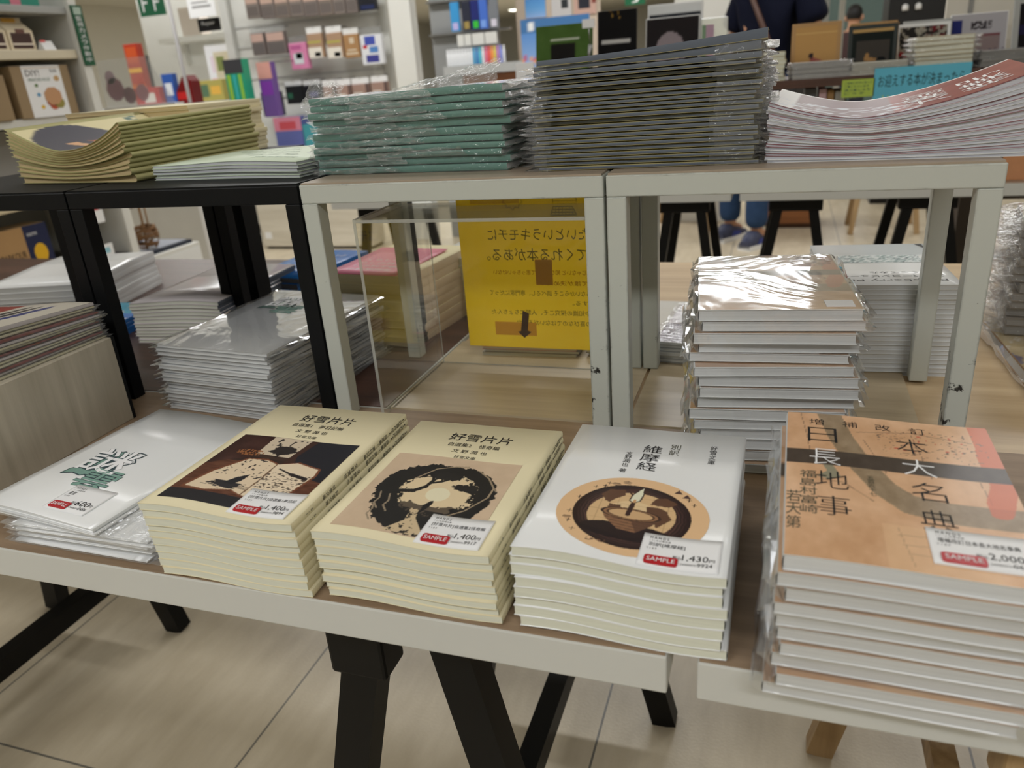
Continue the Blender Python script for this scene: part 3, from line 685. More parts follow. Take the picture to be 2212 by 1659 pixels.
# cover of the candle paperback
def art_candle(u, v):
    c = np.zeros(u.shape+(3,)); c[:] = (228,190,146); rr = np.sqrt((u-0.5)**2+(v-0.5)**2)*2
    x = (u-0.5)/0.385; y = (v-0.485)/0.40; r = np.sqrt(x*x+y*y)
    a = np.arctan2(y, x); k = 0.5+0.5*np.sin(r*110+vnoise(a+4, r, 9, 61)*4)
    put(c, r < 0.80, (216,182,136)); put(c, r < 0.45, (226,198,154))
    m = (r < 1.0)&(r > 0.74+0.03*np.sin(a*2)); c[m] = (np.array((40,26,26))+(k[m][:,None]*np.array((62,44,36))*np.clip((1.0-r[m])/0.26, 0, 1)[:,None]))
    g = (r < 0.74)&((np.abs(((u*9) % 1)-0.5) < 0.03)|(np.abs(((v*9) % 1)-0.5) < 0.03)); put(c, g, (176,142,104), 0.5)
    d = 0.03*(fbm(u, v, 22, 63)-0.5); U, V = u+d, v+d; land = (98,68,50)
    put(c, inpoly(U, V, [(0.26,0.70),(0.30,0.78),(0.40,0.80),(0.42,0.73),(0.36,0.66),(0.33,0.60),(0.30,0.62)]), land)
    put(c, inpoly(U, V, [(0.33,0.59),(0.40,0.58),(0.42,0.52),(0.38,0.42),(0.35,0.46)]), land)
    put(c, inpoly(U, V, [(0.58,0.62),(0.66,0.64),(0.72,0.60),(0.76,0.50),(0.72,0.44),(0.68,0.38),(0.64,0.46),(0.58,0.54)]), land)
    put(c, inpoly(U, V, [(0.60,0.66),(0.62,0.74),(0.70,0.77),(0.77,0.70),(0.72,0.65),(0.66,0.66)]), land)
    put(c, nearline(u, v, [(0.43,0.80),(0.50,0.84),(0.56,0.82),(0.52,0.76),(0.46,0.75),(0.43,0.80)], 0.008), (70,46,36))
    put(c, np.sqrt(((u-0.50)/0.30)**2+((v-0.27)/0.10)**2) < 1, (34,22,24)); put(c, inpoly(u, v, [(0.2,0.28),(0.34,0.36),(0.66,0.36),(0.80,0.28),(0.5,0.2)]), (40,26,26))
    put(c, inpoly(u, v, [(0.30,0.49),(0.34,0.40),(0.44,0.29),(0.56,0.28),(0.64,0.38),(0.69,0.47),(0.5,0.44)]), (140,102,74)); m = inpoly(u, v, [(0.5,0.44),(0.56,0.28),(0.64,0.38),(0.69,0.47)]); put(c, m, (84,58,46), 0.7); put(c, inpoly(u, v, [(0.30,0.49),(0.34,0.40),(0.44,0.29),(0.56,0.28),(0.64,0.38),(0.69,0.47),(0.5,0.44)])&(np.sin((v+0.06*u)*190) > 0.75), (92,64,48))
    e = np.sqrt(((u-0.495)/0.20)**2+((v-0.49)/0.075)**2); put(c, e < 1, (150,110,78)); put(c, (e < 1)&(e > 0.9), (60,40,32)); put(c, e < 0.8, (206,170,126)); put(c, (e < 0.8)&(e > 0.72), (80,56,42))
    put(c, nearline(u, v, [(0.475,0.48),(0.485,0.63)], 0.016), (58,36,32))
    fl_ = [(0.485,0.64),(0.455,0.67),(0.465,0.75),(0.50,0.83),(0.53,0.88),(0.535,0.76),(0.525,0.68)]; put(c, inpoly(u, v, fl_), (226,226,200)); put(c, nearline(u, v, fl_+fl_[:1], 0.005), (60,40,34)); put(c, inpoly(u, v, [(0.478,0.645),(0.482,0.69),(0.498,0.69),(0.50,0.65)]), (206,160,112))
    for q in ((0.20,0.79),(0.26,0.82),(0.28,0.87),(0.12,0.62),(0.10,0.42),(0.17,0.20),(0.12,0.30),(0.88,0.72),(0.84,0.78)):
        put(c, nearline(u, v, [(q[0]-0.015,q[1]),(q[0]+0.015,q[1])], 0.003)|nearline(u, v, [(q[0],q[1]-0.02),(q[0],q[1]+0.02)], 0.003), (66,46,40))
    for q in ((0.76,0.85),(0.82,0.80)): put(c, inpoly(u, v, [(q[0]-0.03,q[1]),(q[0]+0.03,q[1]),(q[0],q[1]+0.055)]), (84,62,58))
    for q in ((0.33,0.87),(0.40,0.91),(0.10,0.34)): put(c, (np.sqrt(((u-q[0])/0.03)**2+((v-q[1])/0.022)**2) < 1)&(np.sin(v*400) > -0.2), (96,72,60))
    put(c, (v < 0.13)&(v > 0.10)&(u > 0.26)&(u < 0.40)&(vnoise(u,v,60,71) > 0.6), (120,90,70))
    return c
s3 = S3[-1]; art_mesh('cover_picture', s3[0], 0.0195, 0.0100, 0.1455, 0.1300, 230, 220, art_candle, on_cover(s3, BW, BD), M['print_gloss'], inside=lambda u, v: (u-0.5)**2+(v-0.5)**2 < 0.2496)
b = MB(); f = on_cover(s3, BW, BD, 0.0004)
def column(b, s_, x, y, w, step, f, m=None):
    for i, ch in enumerate(s_): b.text(ch, (x, y-i*step-step*0.9, x+w, y-i*step), m or M['ink'], f)
column(b, '維摩経', 0.072, 0.197, 0.0175, 0.0175, f); column(b, '別訳', 0.0965, 0.2035, 0.0095, 0.0115, f, M['ink_soft']); column(b, '好雪文庫', 0.1335, 0.2075, 0.0065, 0.0095, f); column(b, '文野潤也', 0.0575, 0.179, 0.0065, 0.0078, f); column(b, '著', 0.0575, 0.144, 0.0065, 0.0078, f)
b.build('cover_title', s3[0])
price_card('white price card with red tag on the candle paperback', s3, (0.1278-BW/2, 0.0245-BD/2, 0.060, 0.042), '別訳[維摩経]', '1,430', '9924')

# ------------------------------------------------------------------ orange map books
OW, OD = 0.158, 0.226
def art_map(u, v):
    n = fbm(u, v, 6, 81); n2 = fbm(u, v, 24, 82); c = np.zeros(u.shape+(3,)); c[:] = (214,172,134); c += (n[...,None]-0.5)*np.array((34,40,44)); c += (n2[...,None]-0.5)*18
    for pts in ([(0.07,1),(0.10,0.8),(0.12,0.62)],[(0.35,0.86),(0.62,0.90),(0.9,0.86)],[(0.38,0.80),(0.46,0.56)],[(0.62,0.88),(0.66,0.56)],[(0.16,0.47),(0.26,0.46),(0.38,0.36)],[(0.85,0.70),(0.88,0.42)],[(0.48,0.46),(0.56,0.44)],[(0.46,0.18),(0.78,0.20)],[(0.47,0.13),(0.8,0.145)],[(0.49,0.085),(0.8,0.10)],[(0.46,0.23),(0.50,0.02)]):
        put(c, nearline(u, v, pts, 0.0022), (150,118,92))
    put(c, (u > 0.40)&(v < 0.235)&(u < 0.8), (226,188,146), 0.5)
    riv = nearline(u, v, [(0.215,1.02),(0.27,0.80),(0.34,0.62),(0.44,0.45),(0.53,0.37),(0.68,0.345),(0.85,0.345),(1.02,0.345)], 0.062); put(c, riv, (138,122,98), 0.85); m = riv; c[m] += ((n2-0.5)*34)[m][:,None]
    red = nearline(u, v, [(0.96,1.02),(0.965,0.86),(0.95,0.72),(0.96,0.55),(0.90,0.40)], 0.055)&(u > 0.86); put(c, red, (202,98,62), 0.8)
    put(c, inpoly(u, v, [(0.16,0.60),(0.21,0.60),(0.25,0.50),(0.20,0.47),(0.14,0.49),(0.19,0.53)]), (128,134,116), 0.8)
    put(c, (u > 0.44)&(u < 0.95)&(v > 0.70)&(v < 0.93)&(vnoise(u*1.6,v*2.4,48,86) > 0.83), (130,104,84)); put(c, (u > 0.5)&(u < 0.9)&(v > 0.74)&(v < 0.9)&(vnoise(u*2,v*2,40,88) > 0.9), (196,84,60))
    put(c, (v > 0.575+0.0)&(v < 0.685), (72,62,54)); m = (v > 0.575)&(v < 0.685); c[m] += ((n2-0.5)*20)[m][:,None]
    return c
def wave2(x, y): return 0.5-0.5*math.sin(2*math.pi*(x/0.158*0.62-0.02))
rz = -0.01
S5 = make_stack('map_book', 'orange map book', 'in the front right stack', 'book', 'orange map books in the front right stack', 10, 0.130+OW/2, -0.021+OD/2, T, rz, OW, OD, 0.0116,
    M['white_cover'], M['white_pages'], seed=11, wave=wave2, A=(0.0, 0.004), jit=0.0035, jr=1.0, drift=(-0.004, 0.0), spine='L', ct=0.0005, bulge=0.001, wrap=M['film_tight'], wrap_top=False, crumple=0.008,
    top_label='unwrapped orange map book with a dark band across its cover, front right')
s5 = S5[-1]; art_mesh('cover_picture', s5[0], 0.0, 0.0, OW, OD, 180, 230, art_map, on_cover(s5, OW, OD, 0.0002), M['print_gloss'])
for q in S5[:-1]: art_mesh('cover_picture', q[0], 0.0, 0.0, OW, OD, 40, 40, art_map, on_cover(q, OW, OD, -0.0006), M['print_gloss'])
b = MB(); f = on_cover(s5, OW, OD, 0.0004); w_ = MB()
for ch, x, y in (('増', 0.024, 0.208), ('補', 0.051, 0.208), ('改', 0.077, 0.208), ('訂', 0.104, 0.208)): b.text(ch, (x-0.006, y-0.006, x+0.006, y+0.006), M['ink'], f, off=-0.006)
for ch, x, y, wh in (('日',0.028,0.183,0),('長',0.029,0.143,1),('地',0.033,0.106,0),('事',0.033,0.068,0),('本',0.096,0.178,0),('大',0.097,0.142,1),('名',0.099,0.105,0),('典',0.100,0.066,0)):
    (w_ if wh else b).text(ch, (x-0.0115, y-0.0135, x+0.0115, y+0.0135), M['white_paper'] if wh else M['ink'], f, off=-0.011)
column(b, '福島村富崎', 0.010, 0.118, 0.012, 0.013, f, M['ink_soft']); column(b, '若天第', 0.0005, 0.085, 0.010, 0.018, f, M['ink_soft']); column(b, '五百六十七', 0.058, 0.118, 0.005, 0.006, f, M['ink_soft'])
b.build('cover_title', s5[0]); w_.build('cover_title', s5[0])
price_card('white price card with red tag on the orange map book', s5, (0.121-OW/2, 0.0335-OD/2, 0.062, 0.042), '増補改訂日本長大地名事典', '2,000', '0606')

S6 = make_stack('map_book', 'shrink-wrapped map book', 'in the tall stack under the white riser', 'book', 'wrapped map books under the white riser', 15, 0.109, 0.424, T, R_(5.5), OW, OD, 0.0123,
    M['white_cover'], M['white_pages'], seed=21, jit=0.006, jr=2.0, drift=(-0.004, -0.006), spine='L', ct=0.0005, bulge=0.001, wrap=M['film_tight'], crumple=0.008,
    top_label='shiny shrink-wrapped map book on top of the tall stack under the white riser')
s6 = S6[-1]; art_mesh('cover_picture', s6[0], 0.001, 0.001, OW-0.001, OD-0.001, 70, 90, art_map, on_cover(s6, OW, OD, -0.0006), M['print_gloss'])
for q in S6[:-1]: art_mesh('cover_picture', q[0], 0.001, 0.001, OW-0.001, OD-0.001, 30, 34, art_map, on_cover(q, OW, OD, -0.0006), M['print_gloss'])
b = MB(); f = on_cover(s6, OW, OD, 0.0002); b.box(0.045, -0.105, s6[2](0.05,-0.1)-0.0005, 0.072, -0.085, s6[2](0.05,-0.1)+0.0004, M['white_paper']); b.build('price_sticker', s6[0])
def sticker(ref, x, y, w, h, s_):
    bb = MB(); z = ref[2](0, 0); bb.box(x, y, z-0.0004, x+w, y+h, z+0.0001, M['white_paper']); st = bb.build('price_sticker', ref[0])
    bb = MB(); bb.text(s_, (x+w*0.1, y+h*0.55, x+w*0.9, y+h*0.92), M['ink'], lambda u, v: (u, v, z+0.0002))
    for k in range(22):
        if (k*7) % 3: bb.box(x+w*(0.08+k*0.038), y+h*0.08, z+0.0001, x+w*(0.08+k*0.038+0.018), y+h*0.45, z+0.0002, M['ink'])
    bb.build('sticker_print', st)
sticker(S6[-2], 0.028, -0.111, 0.04, 0.02, '¥2,000-'); sticker(S6[-5], 0.02, -0.111, 0.03, 0.012, '2430007310606')

# ------------------------------------------------------------------ white booklets with the teal mark
def teal_mark(root, surf, s=1.0, ox=0.0, oy=0.0):
    shapes = [[(0,0),(3,1),(6,0.4),(8,2),(7,3.2),(4,3),(2,3.6),(0.4,2.4)], [(7,3),(10,2.2),(12,4),(11,6),(9,5.4),(8,6.6),(6.6,5)], [(2,5),(5,4.4),(6,6),(8,7),(7,8.6),(4,8),(2.4,6.6)], [(9,7.4),(12,7),(14,9),(12.6,10.4),(10,9.6)], [(5,9.6),(8,9.4),(9,11.4),(7,12.6),(5.2,11.4)], [(10,11),(13,11),(13.4,13),(11,13.2)], [(11,1),(14,0.4),(15,2.2),(13,3)]]
    tl = P('teal_ink', (122,158,146), 0.5, 0.3, 0.06) if 'teal_ink' not in M else M['teal_ink']; M['teal_ink'] = tl
    b = MB(); ln = C((52,72,78), 0.5); WP_ = M['white_paper']
    for k, P_ in enumerate(shapes):
        V = [surf(ox+x*s, oy+y*s) for x, y in P_]
        if k % 2 == 0: b.raw(V, [tuple(range(len(V)))], tl)
        up = Vector((0, 0, 0.0002)); wd = 0.16*s
        for (x0, y0), (x1, y1) in zip(P_, P_[1:]+P_[:1]):
            d = Vector((x1-x0, y1-y0, 0)).normalized(); nx_, ny_ = -d.y*wd, d.x*wd
            q = [Vector(surf(ox+x0*s+nx_, oy+y0*s+ny_))+up, Vector(surf(ox+x0*s-nx_, oy+y0*s-ny_))+up, Vector(surf(ox+x1*s-nx_, oy+y1*s-ny_))+up, Vector(surf(ox+x1*s+nx_, oy+y1*s+ny_))+up]
            b.raw(q, [(0,1,2,3)], ln)
    for ch, x0, y0, x1, y1 in (('謎', 0.6, 2.6, 13.5, 13.0), ('雲', 6.5, -3.6, 17.0, 4.4)):
        bx = (ox+x0*s, oy+y0*s, ox+x1*s, oy+y1*s); lift = lambda d: (lambda x, y: (surf(x, y)[0], surf(x, y)[1], surf(x, y)[2]+d))
        b.text(ch, bx, ln, lift(0.00025), off=0.030); b.text(ch, bx, tl if ch == '雲' else WP_, lift(0.0004), off=0.012)
    b.build('cover_mark', root)
KW, KD = 0.178, 0.250
wv = lambda x, y: 0.5+0.5*math.cos(2*math.pi*(x/KW*0.8+0.12))
S7a = make_stack('booklet', 'wrapped white booklet', 'in the lower part of the front left pile', 'booklet', 'white booklets in the front left pile', 8, -0.548, 0.138, T, R_(0.5), KW, KD, 0.0031,
    M['white_cover'], M['white_pages'], seed=31, jit=0.006, jr=2.2, wrap=M['film_soft'], ct=0.0003, crumple=0.014, nx=10, drift=(0.004, 0))
S7b = make_stack('booklet', 'white booklet', 'lying across the front left pile', 'booklet', 'white booklets in the front left pile', 2, -0.597, 0.1446, T+0.0249, R_(-6), KW, KD, 0.0036,
    M['white_cover'], M['white_pages'], seed=33, wave=wv, A=(0.0, 0.003), jit=0.004, jr=0.5, wrap=M['film_soft'], wrap_top=False, ct=0.0003, crumple=0.014, nx=16,
    top_label='unwrapped white booklet with a teal brush mark, on the front left pile')
s7 = S7b[-1]; sf7 = lambda x, y: (x, y, s7[2](x, y)+0.0003)
teal_mark(s7[0], sf7, 0.0050, -0.055, -0.052)
price_card('white price card with red tag on the white teal-marked booklet', s7, (0.026, -0.089, 0.058, 0.047), '青雲', '600', '0456', rot=R_(3))
S8 = make_stack('booklet', 'wrapped white booklet', 'in the tall pile under the black riser', 'booklet', 'wrapped white booklets under the black riser', 16, -0.612, 0.482, T, R_(-5), 0.2, 0.28, 0.00625,
    M['white_cover'], M['white_pages'], seed=41, jit=0.004, jr=1.2, wrap=M['film_tight'], ct=0.0003, crumple=0.012, nx=8, drift=(-0.004, 0.0),
    top_label='shiny wrapped white booklet on top of the tall pile under the black riser')
s8 = S8[-1]; teal_mark(s8[0], lambda x, y: (x, y, s8[2](x, y)-0.0004), 0.0050, -0.070, 0.040)
M['film_ends'] = film('clear_wrap_bright', base=0.05, haze=0.07, bump=0.5, bscale=60)
M['film_flap'] = film('clear_wrap_flap', base=0.08, haze=0.20, bump=0.7, bscale=50)
# ------------------------------------------------------------------ acrylic case and the yellow sheet behind it
ax0, ax1, ay0, ay1, az = -0.386, -0.083, 0.372, 0.583, 0.988
t = thing('acrylic_case', 'clear acrylic display case under the white riser, open at the front', 'display case', ((ax0+ax1)/2, (ay0+ay1)/2, T))
hx, hy, hz, th = (ax1-ax0)/2, (ay1-ay0)/2, az-T, 0.004
def panel(name, x0, y0, z0, x1, y1, z1, edges):
    b = MB(); b.box(x0, y0, z0, x1, y1, z1, M['acrylic']); o = b.build(name, t)
    b = MB()
    for e in edges: b.box(*e, M['acrylic_edge'])
    ed = b.build('cut_edge', o); return o
E_ = 0.0006
panel('side_panel', -hx, -hy, 0, -hx+th, hy, hz, [(-hx, -hy-E_, 0, -hx+th, -hy, hz), (-hx, -hy, hz, -hx+th, hy, hz+E_)])
panel('side_panel', hx-th, -hy, 0, hx, hy, hz, [(hx-th, -hy-E_, 0, hx, -hy, hz)])
panel('back_panel', -hx+th, hy-th, 0, hx-th, hy, hz-th, [(-hx+th, hy-th-0.0012, 0, -hx+th+0.0012, hy-th, hz-th), (-hx+th, hy-th-0.001, 0, hx-th, hy-th, 0.0012)])
panel('top_panel', -hx+th, -hy, hz-th, hx-th, hy, hz, [(-hx+th, -hy-E_, hz-th, hx-th, -hy, hz), (-hx+th, hy-th-0.001, hz-th-0.001, hx-th, hy-th, hz-th)])

def yellow_sheet():
    w, h = 0.215, 0.262; t = thing('paper_notice', 'yellow paper notice showing its writing reversed, behind the acrylic case', 'notice', (-0.229, 0.5862, 0.748))
    k = NT('translucent_yellow_paper'); d = k.new('ShaderNodeBsdfDiffuse'); d.inputs[0].default_value = lin((250,214,60)); tr = k.new('ShaderNodeBsdfTranslucent'); tr.inputs[0].default_value = lin((255,236,96))
    nz = k.new('ShaderNodeTexNoise'); nz.inputs['Scale'].default_value = 40; nz.inputs['Detail'].default_value = 6; tc = k.new('ShaderNodeTexCoord'); k.link(tc.outputs['Object'], nz.inputs[0])
    mx = k.new('ShaderNodeMix', data_type='RGBA'); mx.inputs[6].default_value = lin((246,216,62)); mx.inputs[7].default_value = lin((255,238,104)); k.link(nz.outputs[0], mx.inputs[0]); k.link(mx.outputs[2], d.inputs[0])
    m = k.new('ShaderNodeMixShader'); m.inputs[0].default_value = 0.6; k.link(d.outputs[0], m.inputs[1]); k.link(tr.outputs[0], m.inputs[2]); k.link(m.outputs[0], k.out.inputs[0])
    b = MB(); b.box(-w/2, 0, 0, w/2, 0.0004, h, k.m); b.build('sheet', t)
    f = lambda x, z: (x, -0.0003, z)
    b = MB(); g = C((112,104,44), 0.8); r = C((176,110,30), 0.8)
    def line(s_, z0, z1, x0, x1, m): b.text(s_, (x0, z0, x1, z1), m, f, mirror=True)
    line('知りたいというキモチに', 0.166, 0.184, -0.062, 0.125, g); line('応えてくれる本がある。', 0.136, 0.155, -0.066, 0.125, g)
    line('専門家じゃないと 知りたいって思っちゃいけない', 0.115, 0.1225, -0.058, 0.107, r); line('なんて誰が決めたの？', 0.099, 0.1065, 0.008, 0.107, r)
    line('わからないからこそ 調べるし、専門家にだって', 0.083, 0.0915, -0.066, 0.107, g); line('取材する。', 0.069, 0.0765, 0.062, 0.107, g)
    line('技術や知識の探究こそ、人類にちょちんた', 0.053, 0.0615, -0.066, 0.107, g); line('最大の喜びなのではないだろうか。', 0.037, 0.0455, -0.030, 0.107, g)
    b.build('writing', t)
    b = MB()
    def st(pts, wd=0.0008, m=g):
        for (x0, z0), (x1, z1) in zip(pts, pts[1:]):
            d = Vector((x1-x0, z1-z0)).normalized(); nx, nz_ = -d.y*wd, d.x*wd
            b.raw([f(x0+nx, z0+nz_), f(x0-nx, z0-nz_), f(x1-nx, z1-nz_), f(x1+nx, z1+nz_)], [(0,1,2,3)], m)
    st([(0.036,0.202),(0.040,0.214),(0.068,0.214),(0.074,0.202),(0.036,0.202)]); st([(0.038,0.206),(0.072,0.206)]); st([(0.039,0.210),(0.070,0.210)])
    for q in range(6): st([(0.043+q*0.005,0.202),(0.044+q*0.005,0.214)], 0.0005)
    st([(0.040,0.222),(0.040,0.254),(0.074,0.254),(0.074,0.222),(0.040,0.222)])
    for q in range(10): a = q*math.pi/5; st([(-0.02+0.012*math.cos(a),0.226+0.012*math.sin(a)),(-0.02+0.016*math.cos(a+0.3),0.226+0.016*math.sin(a+0.3)),(-0.02+0.012*math.cos(a+math.pi/5),0.226+0.012*math.sin(a+math.pi/5))])
    b.build('line_drawing', t)
    b = MB(); tp = C((222,160,50), 0.4)
    for x0, z0, x1, z1 in ((-0.062,0.020,0.004,0.041),(0.008,0.100,0.034,0.138),(-0.085,0.242,-0.01,0.26)): b.box(x0, -0.0006, z0, x1, -0.0003, z1, tp)
    b.build('tape_patch', t)
    b = MB(); b.raw([f(x, z) for x, z in ((-0.016,0.060),(-0.006,0.055),(-0.010,0.028),(-0.004,0.026),(-0.016,0.016),(-0.026,0.026),(-0.021,0.027))], [tuple(range(7))], C((66,44,26), 0.6), lambda x, y, z: (x, y-0.0004, z)); b.build('arrow', t)
yellow_sheet()

# ------------------------------------------------------------------ piles under and behind the risers
wv3 = lambda x, y: 0.5+0.5*math.sin(2*math.pi*(x/0.19*0.6+0.15))
S9 = make_stack('softcover_book', 'cream-paged softcover', 'left of the wrapped booklets', 'book', 'glossy-topped books on the walnut table', 12, -0.931, 0.744, T, R_(3), 0.194, 0.27, 0.0063,
    C((224,216,216), 0.15), M['cream_pages'], seed=51, wave=wv3, A=(0.001, 0.007), jit=0.002, jr=0.6, spine='R', spine_mat=M['slate_cover'], ct=0.0005, nx=16, top_label='glossy pale pink-white softcover left of the wrapped booklets')
b = MB(); f = lambda x, y: (x, y, S9[-1][2](x, y)+0.0003)
b.text('科学のとびら', (0.0, 0.05, 0.08, 0.062), C((130,120,124), 0.4), f); b.text('特集', (-0.02, 0.10, 0.05, 0.12), C((196,120,130), 0.4), f); b.build('cover_title', S9[-1][0])
S10 = make_stack('softcover_book', 'blue softcover', 'in the pile behind the black leg', 'book', 'blue softcovers on the walnut table', 6, -0.855, 0.948, T, R_(-5), 0.155, 0.245, 0.0105,
    M['blue_cover'], M['grey_pages'], seed=52, wave=wv3, A=(0.0, 0.005), jit=0.004, jr=1.5, drift=(-0.055, -0.008), ct=0.0005, nx=12, top_label='blue softcover with white lettering on top of its pile by the black leg')
b = MB(); f = lambda x, y: (x, y, S10[-1][2](x, y)+0.0003); wt = M['white_paper']
for k, s_ in enumerate(('プログラミング', 'はじめての工作', '作って学ぶ本', '入門ガイド')): b.text(s_, (-0.05, 0.06-k*0.042, 0.055, 0.078-k*0.042), wt, f)
b.build('cover_title', S10[-1][0])
S11 = make_stack('softcover_book', 'cream softcover', 'in the pile with the pink band', 'book', 'cream softcovers with pink bands', 8, -0.531, 0.764, T, R_(-6), 0.168, 0.225, 0.0153,
    M['cream_cover'], pages_mat('cream_rose_page_edges', (222,212,176), 0.92), seed=53, jit=0.003, jr=1.0, ct=0.0006, spine='R', spine_mat=C((226,206,180), 0.5), top_label='cream softcover with a pink paper band seen through the acrylic case')
r11 = S11[-1]; b = MB(); zt = r11[2](0, 0)
bt, bb_ = b.slab(lspace(-0.0845, 0.060, 8), lspace(-0.1135, 0.07, 6), lambda x, y: zt+0.0003+max(0, y+0.02)*0.03, lambda x, y: zt+0.0008+max(0, y+0.02)*0.03, M['pink_cover']); bnd = b.build('paper_band', r11[0])
b = MB()
for k in range(4): b.text('くらしの科学図鑑'[k:k+5], (-0.06, -0.02-k*0.022, 0.03, -0.008-k*0.022), M['white_paper'], lambda x, y: (x, y, zt+0.0011+max(0, y+0.02)*0.03))
b.build('band_print', bnd)
S12 = make_stack('softcover_book', 'white softcover', 'in the pile behind the riser back leg', 'book', 'white softcovers behind the acrylic case', 8, -0.415, 0.93, T, R_(-4), 0.16, 0.225, 0.0138,
    M['white_cover'], M['cream_pages'], seed=54, jit=0.003, jr=1.0, ct=0.0006, spine_mat=C((222,150,156), 0.5))
S13 = make_stack('magazine', 'thin magazine', 'in the left pile behind the notice', 'magazine', 'thin magazines behind the yellow notice', 6, -0.255, 0.735, T, R_(1), 0.155, 0.225, 0.0052,
    C((206,206,206), 0.3), M['white_pages'], seed=55, jit=0.004, jr=1.5, ct=0.0004, covers=[C((206,206,206), 0.3), C((60,58,62), 0.3), C((214,150,160), 0.3)], top_label='magazine with a dark speckled cover and pink edge behind the acrylic case')
def art_speck(u, v):
    c = np.zeros(u.shape+(3,)); c[:] = (70,66,70); put(c, fbm(u, v, 20, 91) > 0.5, (190,188,186)); put(c, (u > 0.93)|(v < 0.04), (206,92,112)); put(c, (v > 0.5)&(v < 0.6)&(vnoise(u, v, 40, 3) > 0.5), (240,240,240)); return c
q = S13[-1]; art_mesh('cover_picture', q[0], -0.0765, -0.1115, 0.0765, 0.1115, 50, 70, art_speck, lambda x, y: (x, y, q[2](x, y)+0.0003), M['print_gloss'])
S14 = make_stack('magazine', 'thin magazine', 'in the right pile behind the notice', 'magazine', 'thin magazines behind the yellow notice', 5, -0.155+0.06, 0.745, T, R_(-2), 0.125, 0.22, 0.0052,
    C((216,214,206), 0.3), M['white_pages'], seed=56, jit=0.004, jr=1.5, ct=0.0004, covers=[C((216,214,206), 0.3), C((70,70,74), 0.3)])
S15 = make_stack('softcover_book', 'thin white softcover', 'in the pile behind the right riser leg', 'book', 'thin white softcovers behind the right riser', 20, 0.2545, 0.738, T-0.004, R_(4), 0.165, 0.237, 0.00645,
    M['white_cover'], M['white_pages'], seed=57, jit=0.0015, jr=0.5, ct=0.0004, top_label='white softcover with upside-down black lettering on top of the tall pile')
q = S15[-1]; zt = q[2](0, 0)+0.0003; b = MB()
flip = lambda x, y: (-x, -y, zt)
b.text('Raspberry Piで', (-0.070, 0.088, 0.070, 0.100), M['ink'], flip); b.text('スーパーコンピュータ', (-0.070, 0.068, 0.060, 0.080), M['ink'], flip); b.text('をつくってみた', (-0.070, 0.050, 0.02, 0.060), M['ink'], flip)
b.build('cover_title', q[0])
def art_board(u, v):
    c = np.zeros(u.shape+(3,)); c[:] = (226,232,232); m = vnoise(u*1.4, v, 24, 5) > 0.6; put(c, m, (120,150,150)); put(c, vnoise(u, v, 40, 7) > 0.8, (60,76,90)); return c
art_mesh('cover_picture', q[0], -0.05, 0.0, 0.06, 0.045, 40, 20, art_board, lambda x, y: (x, y, zt), M['print_gloss'])
b = MB(); b.raw([(0.082-0.012, 0.115, zt), (0.08, 0.115, zt), (0.08, 0.085, zt)], [(0,1,2)], M['ink']); b.build('cover_corner', q[0])
S16 = make_stack('magazine', 'wrapped glossy magazine', 'in the small pile left of the silver stack', 'magazine', 'small wrapped magazines behind the silver stack', 7, 0.005, 0.715, T-0.004, R_(-6), 0.10, 0.20, 0.0055,
    M['white_cover'], M['white_pages'], seed=58, jit=0.003, jr=1.5, ct=0.0003, wrap=M['film'], crumple=0.006, nx=6)
def art_violet(u, v):
    c = np.zeros(u.shape+(3,)); c[:] = (210,208,214); put(c, (v < 0.45), (96,88,104)); put(c, (v > 0.45)&(v < 0.7)&(u > 0.3), (92,84,180)); return c
q = S16[-1]; art_mesh('cover_picture', q[0], -0.048, -0.098, 0.048, 0.098, 16, 24, art_violet, lambda x, y: (x, y, q[2](x, y)-0.0005), M['print_gloss'])
# right edge
S17 = make_stack('picture_book', 'large wrapped picture book', 'lying at the right edge of the pale table', 'book', 'large wrapped picture books at the right edge', 1, 0.535, 0.672, T-0.004, R_(2.2), 0.22, 0.325, 0.020,
    M['cardboard'], M['white_pages'], seed=61, wrap=M['film_tight'], ct=0.002, crumple=0.006, top_label='large shrink-wrapped picture book lying flat at the right edge of the table')
def art_gold(u, v):
    c = np.zeros(u.shape+(3,)); c[:] = (196,176,132); n = fbm(u, v, 8, 95); c += (n[...,None]-0.5)*70; put(c, fbm(u, v, 14, 97) > 0.62, (120,112,130)); put(c, (fbm(u, v, 20, 98) > 0.66), (226,220,206)); return c
q = S17[-1]; art_mesh('cover_picture', q[0], -0.109, -0.161, 0.109, 0.161, 60, 80, art_gold, lambda x, y: (x, y, q[2](x, y)-0.0004), M['print_gloss'])
S18 = make_stack('picture_book', 'crinkly wrapped book', 'in the pile on the large picture book', 'book', 'crinkly wrapped books at the right edge', 13, 0.548, 0.815, T+0.0162, R_(-8), 0.20, 0.15, 0.0125,
    C((150,140,128), 0.3), M['grey_pages'], seed=62, jit=0.005, jr=3, wrap=M['film_ends'], ct=0.0005, crumple=0.024, drift=(-0.008, 0))

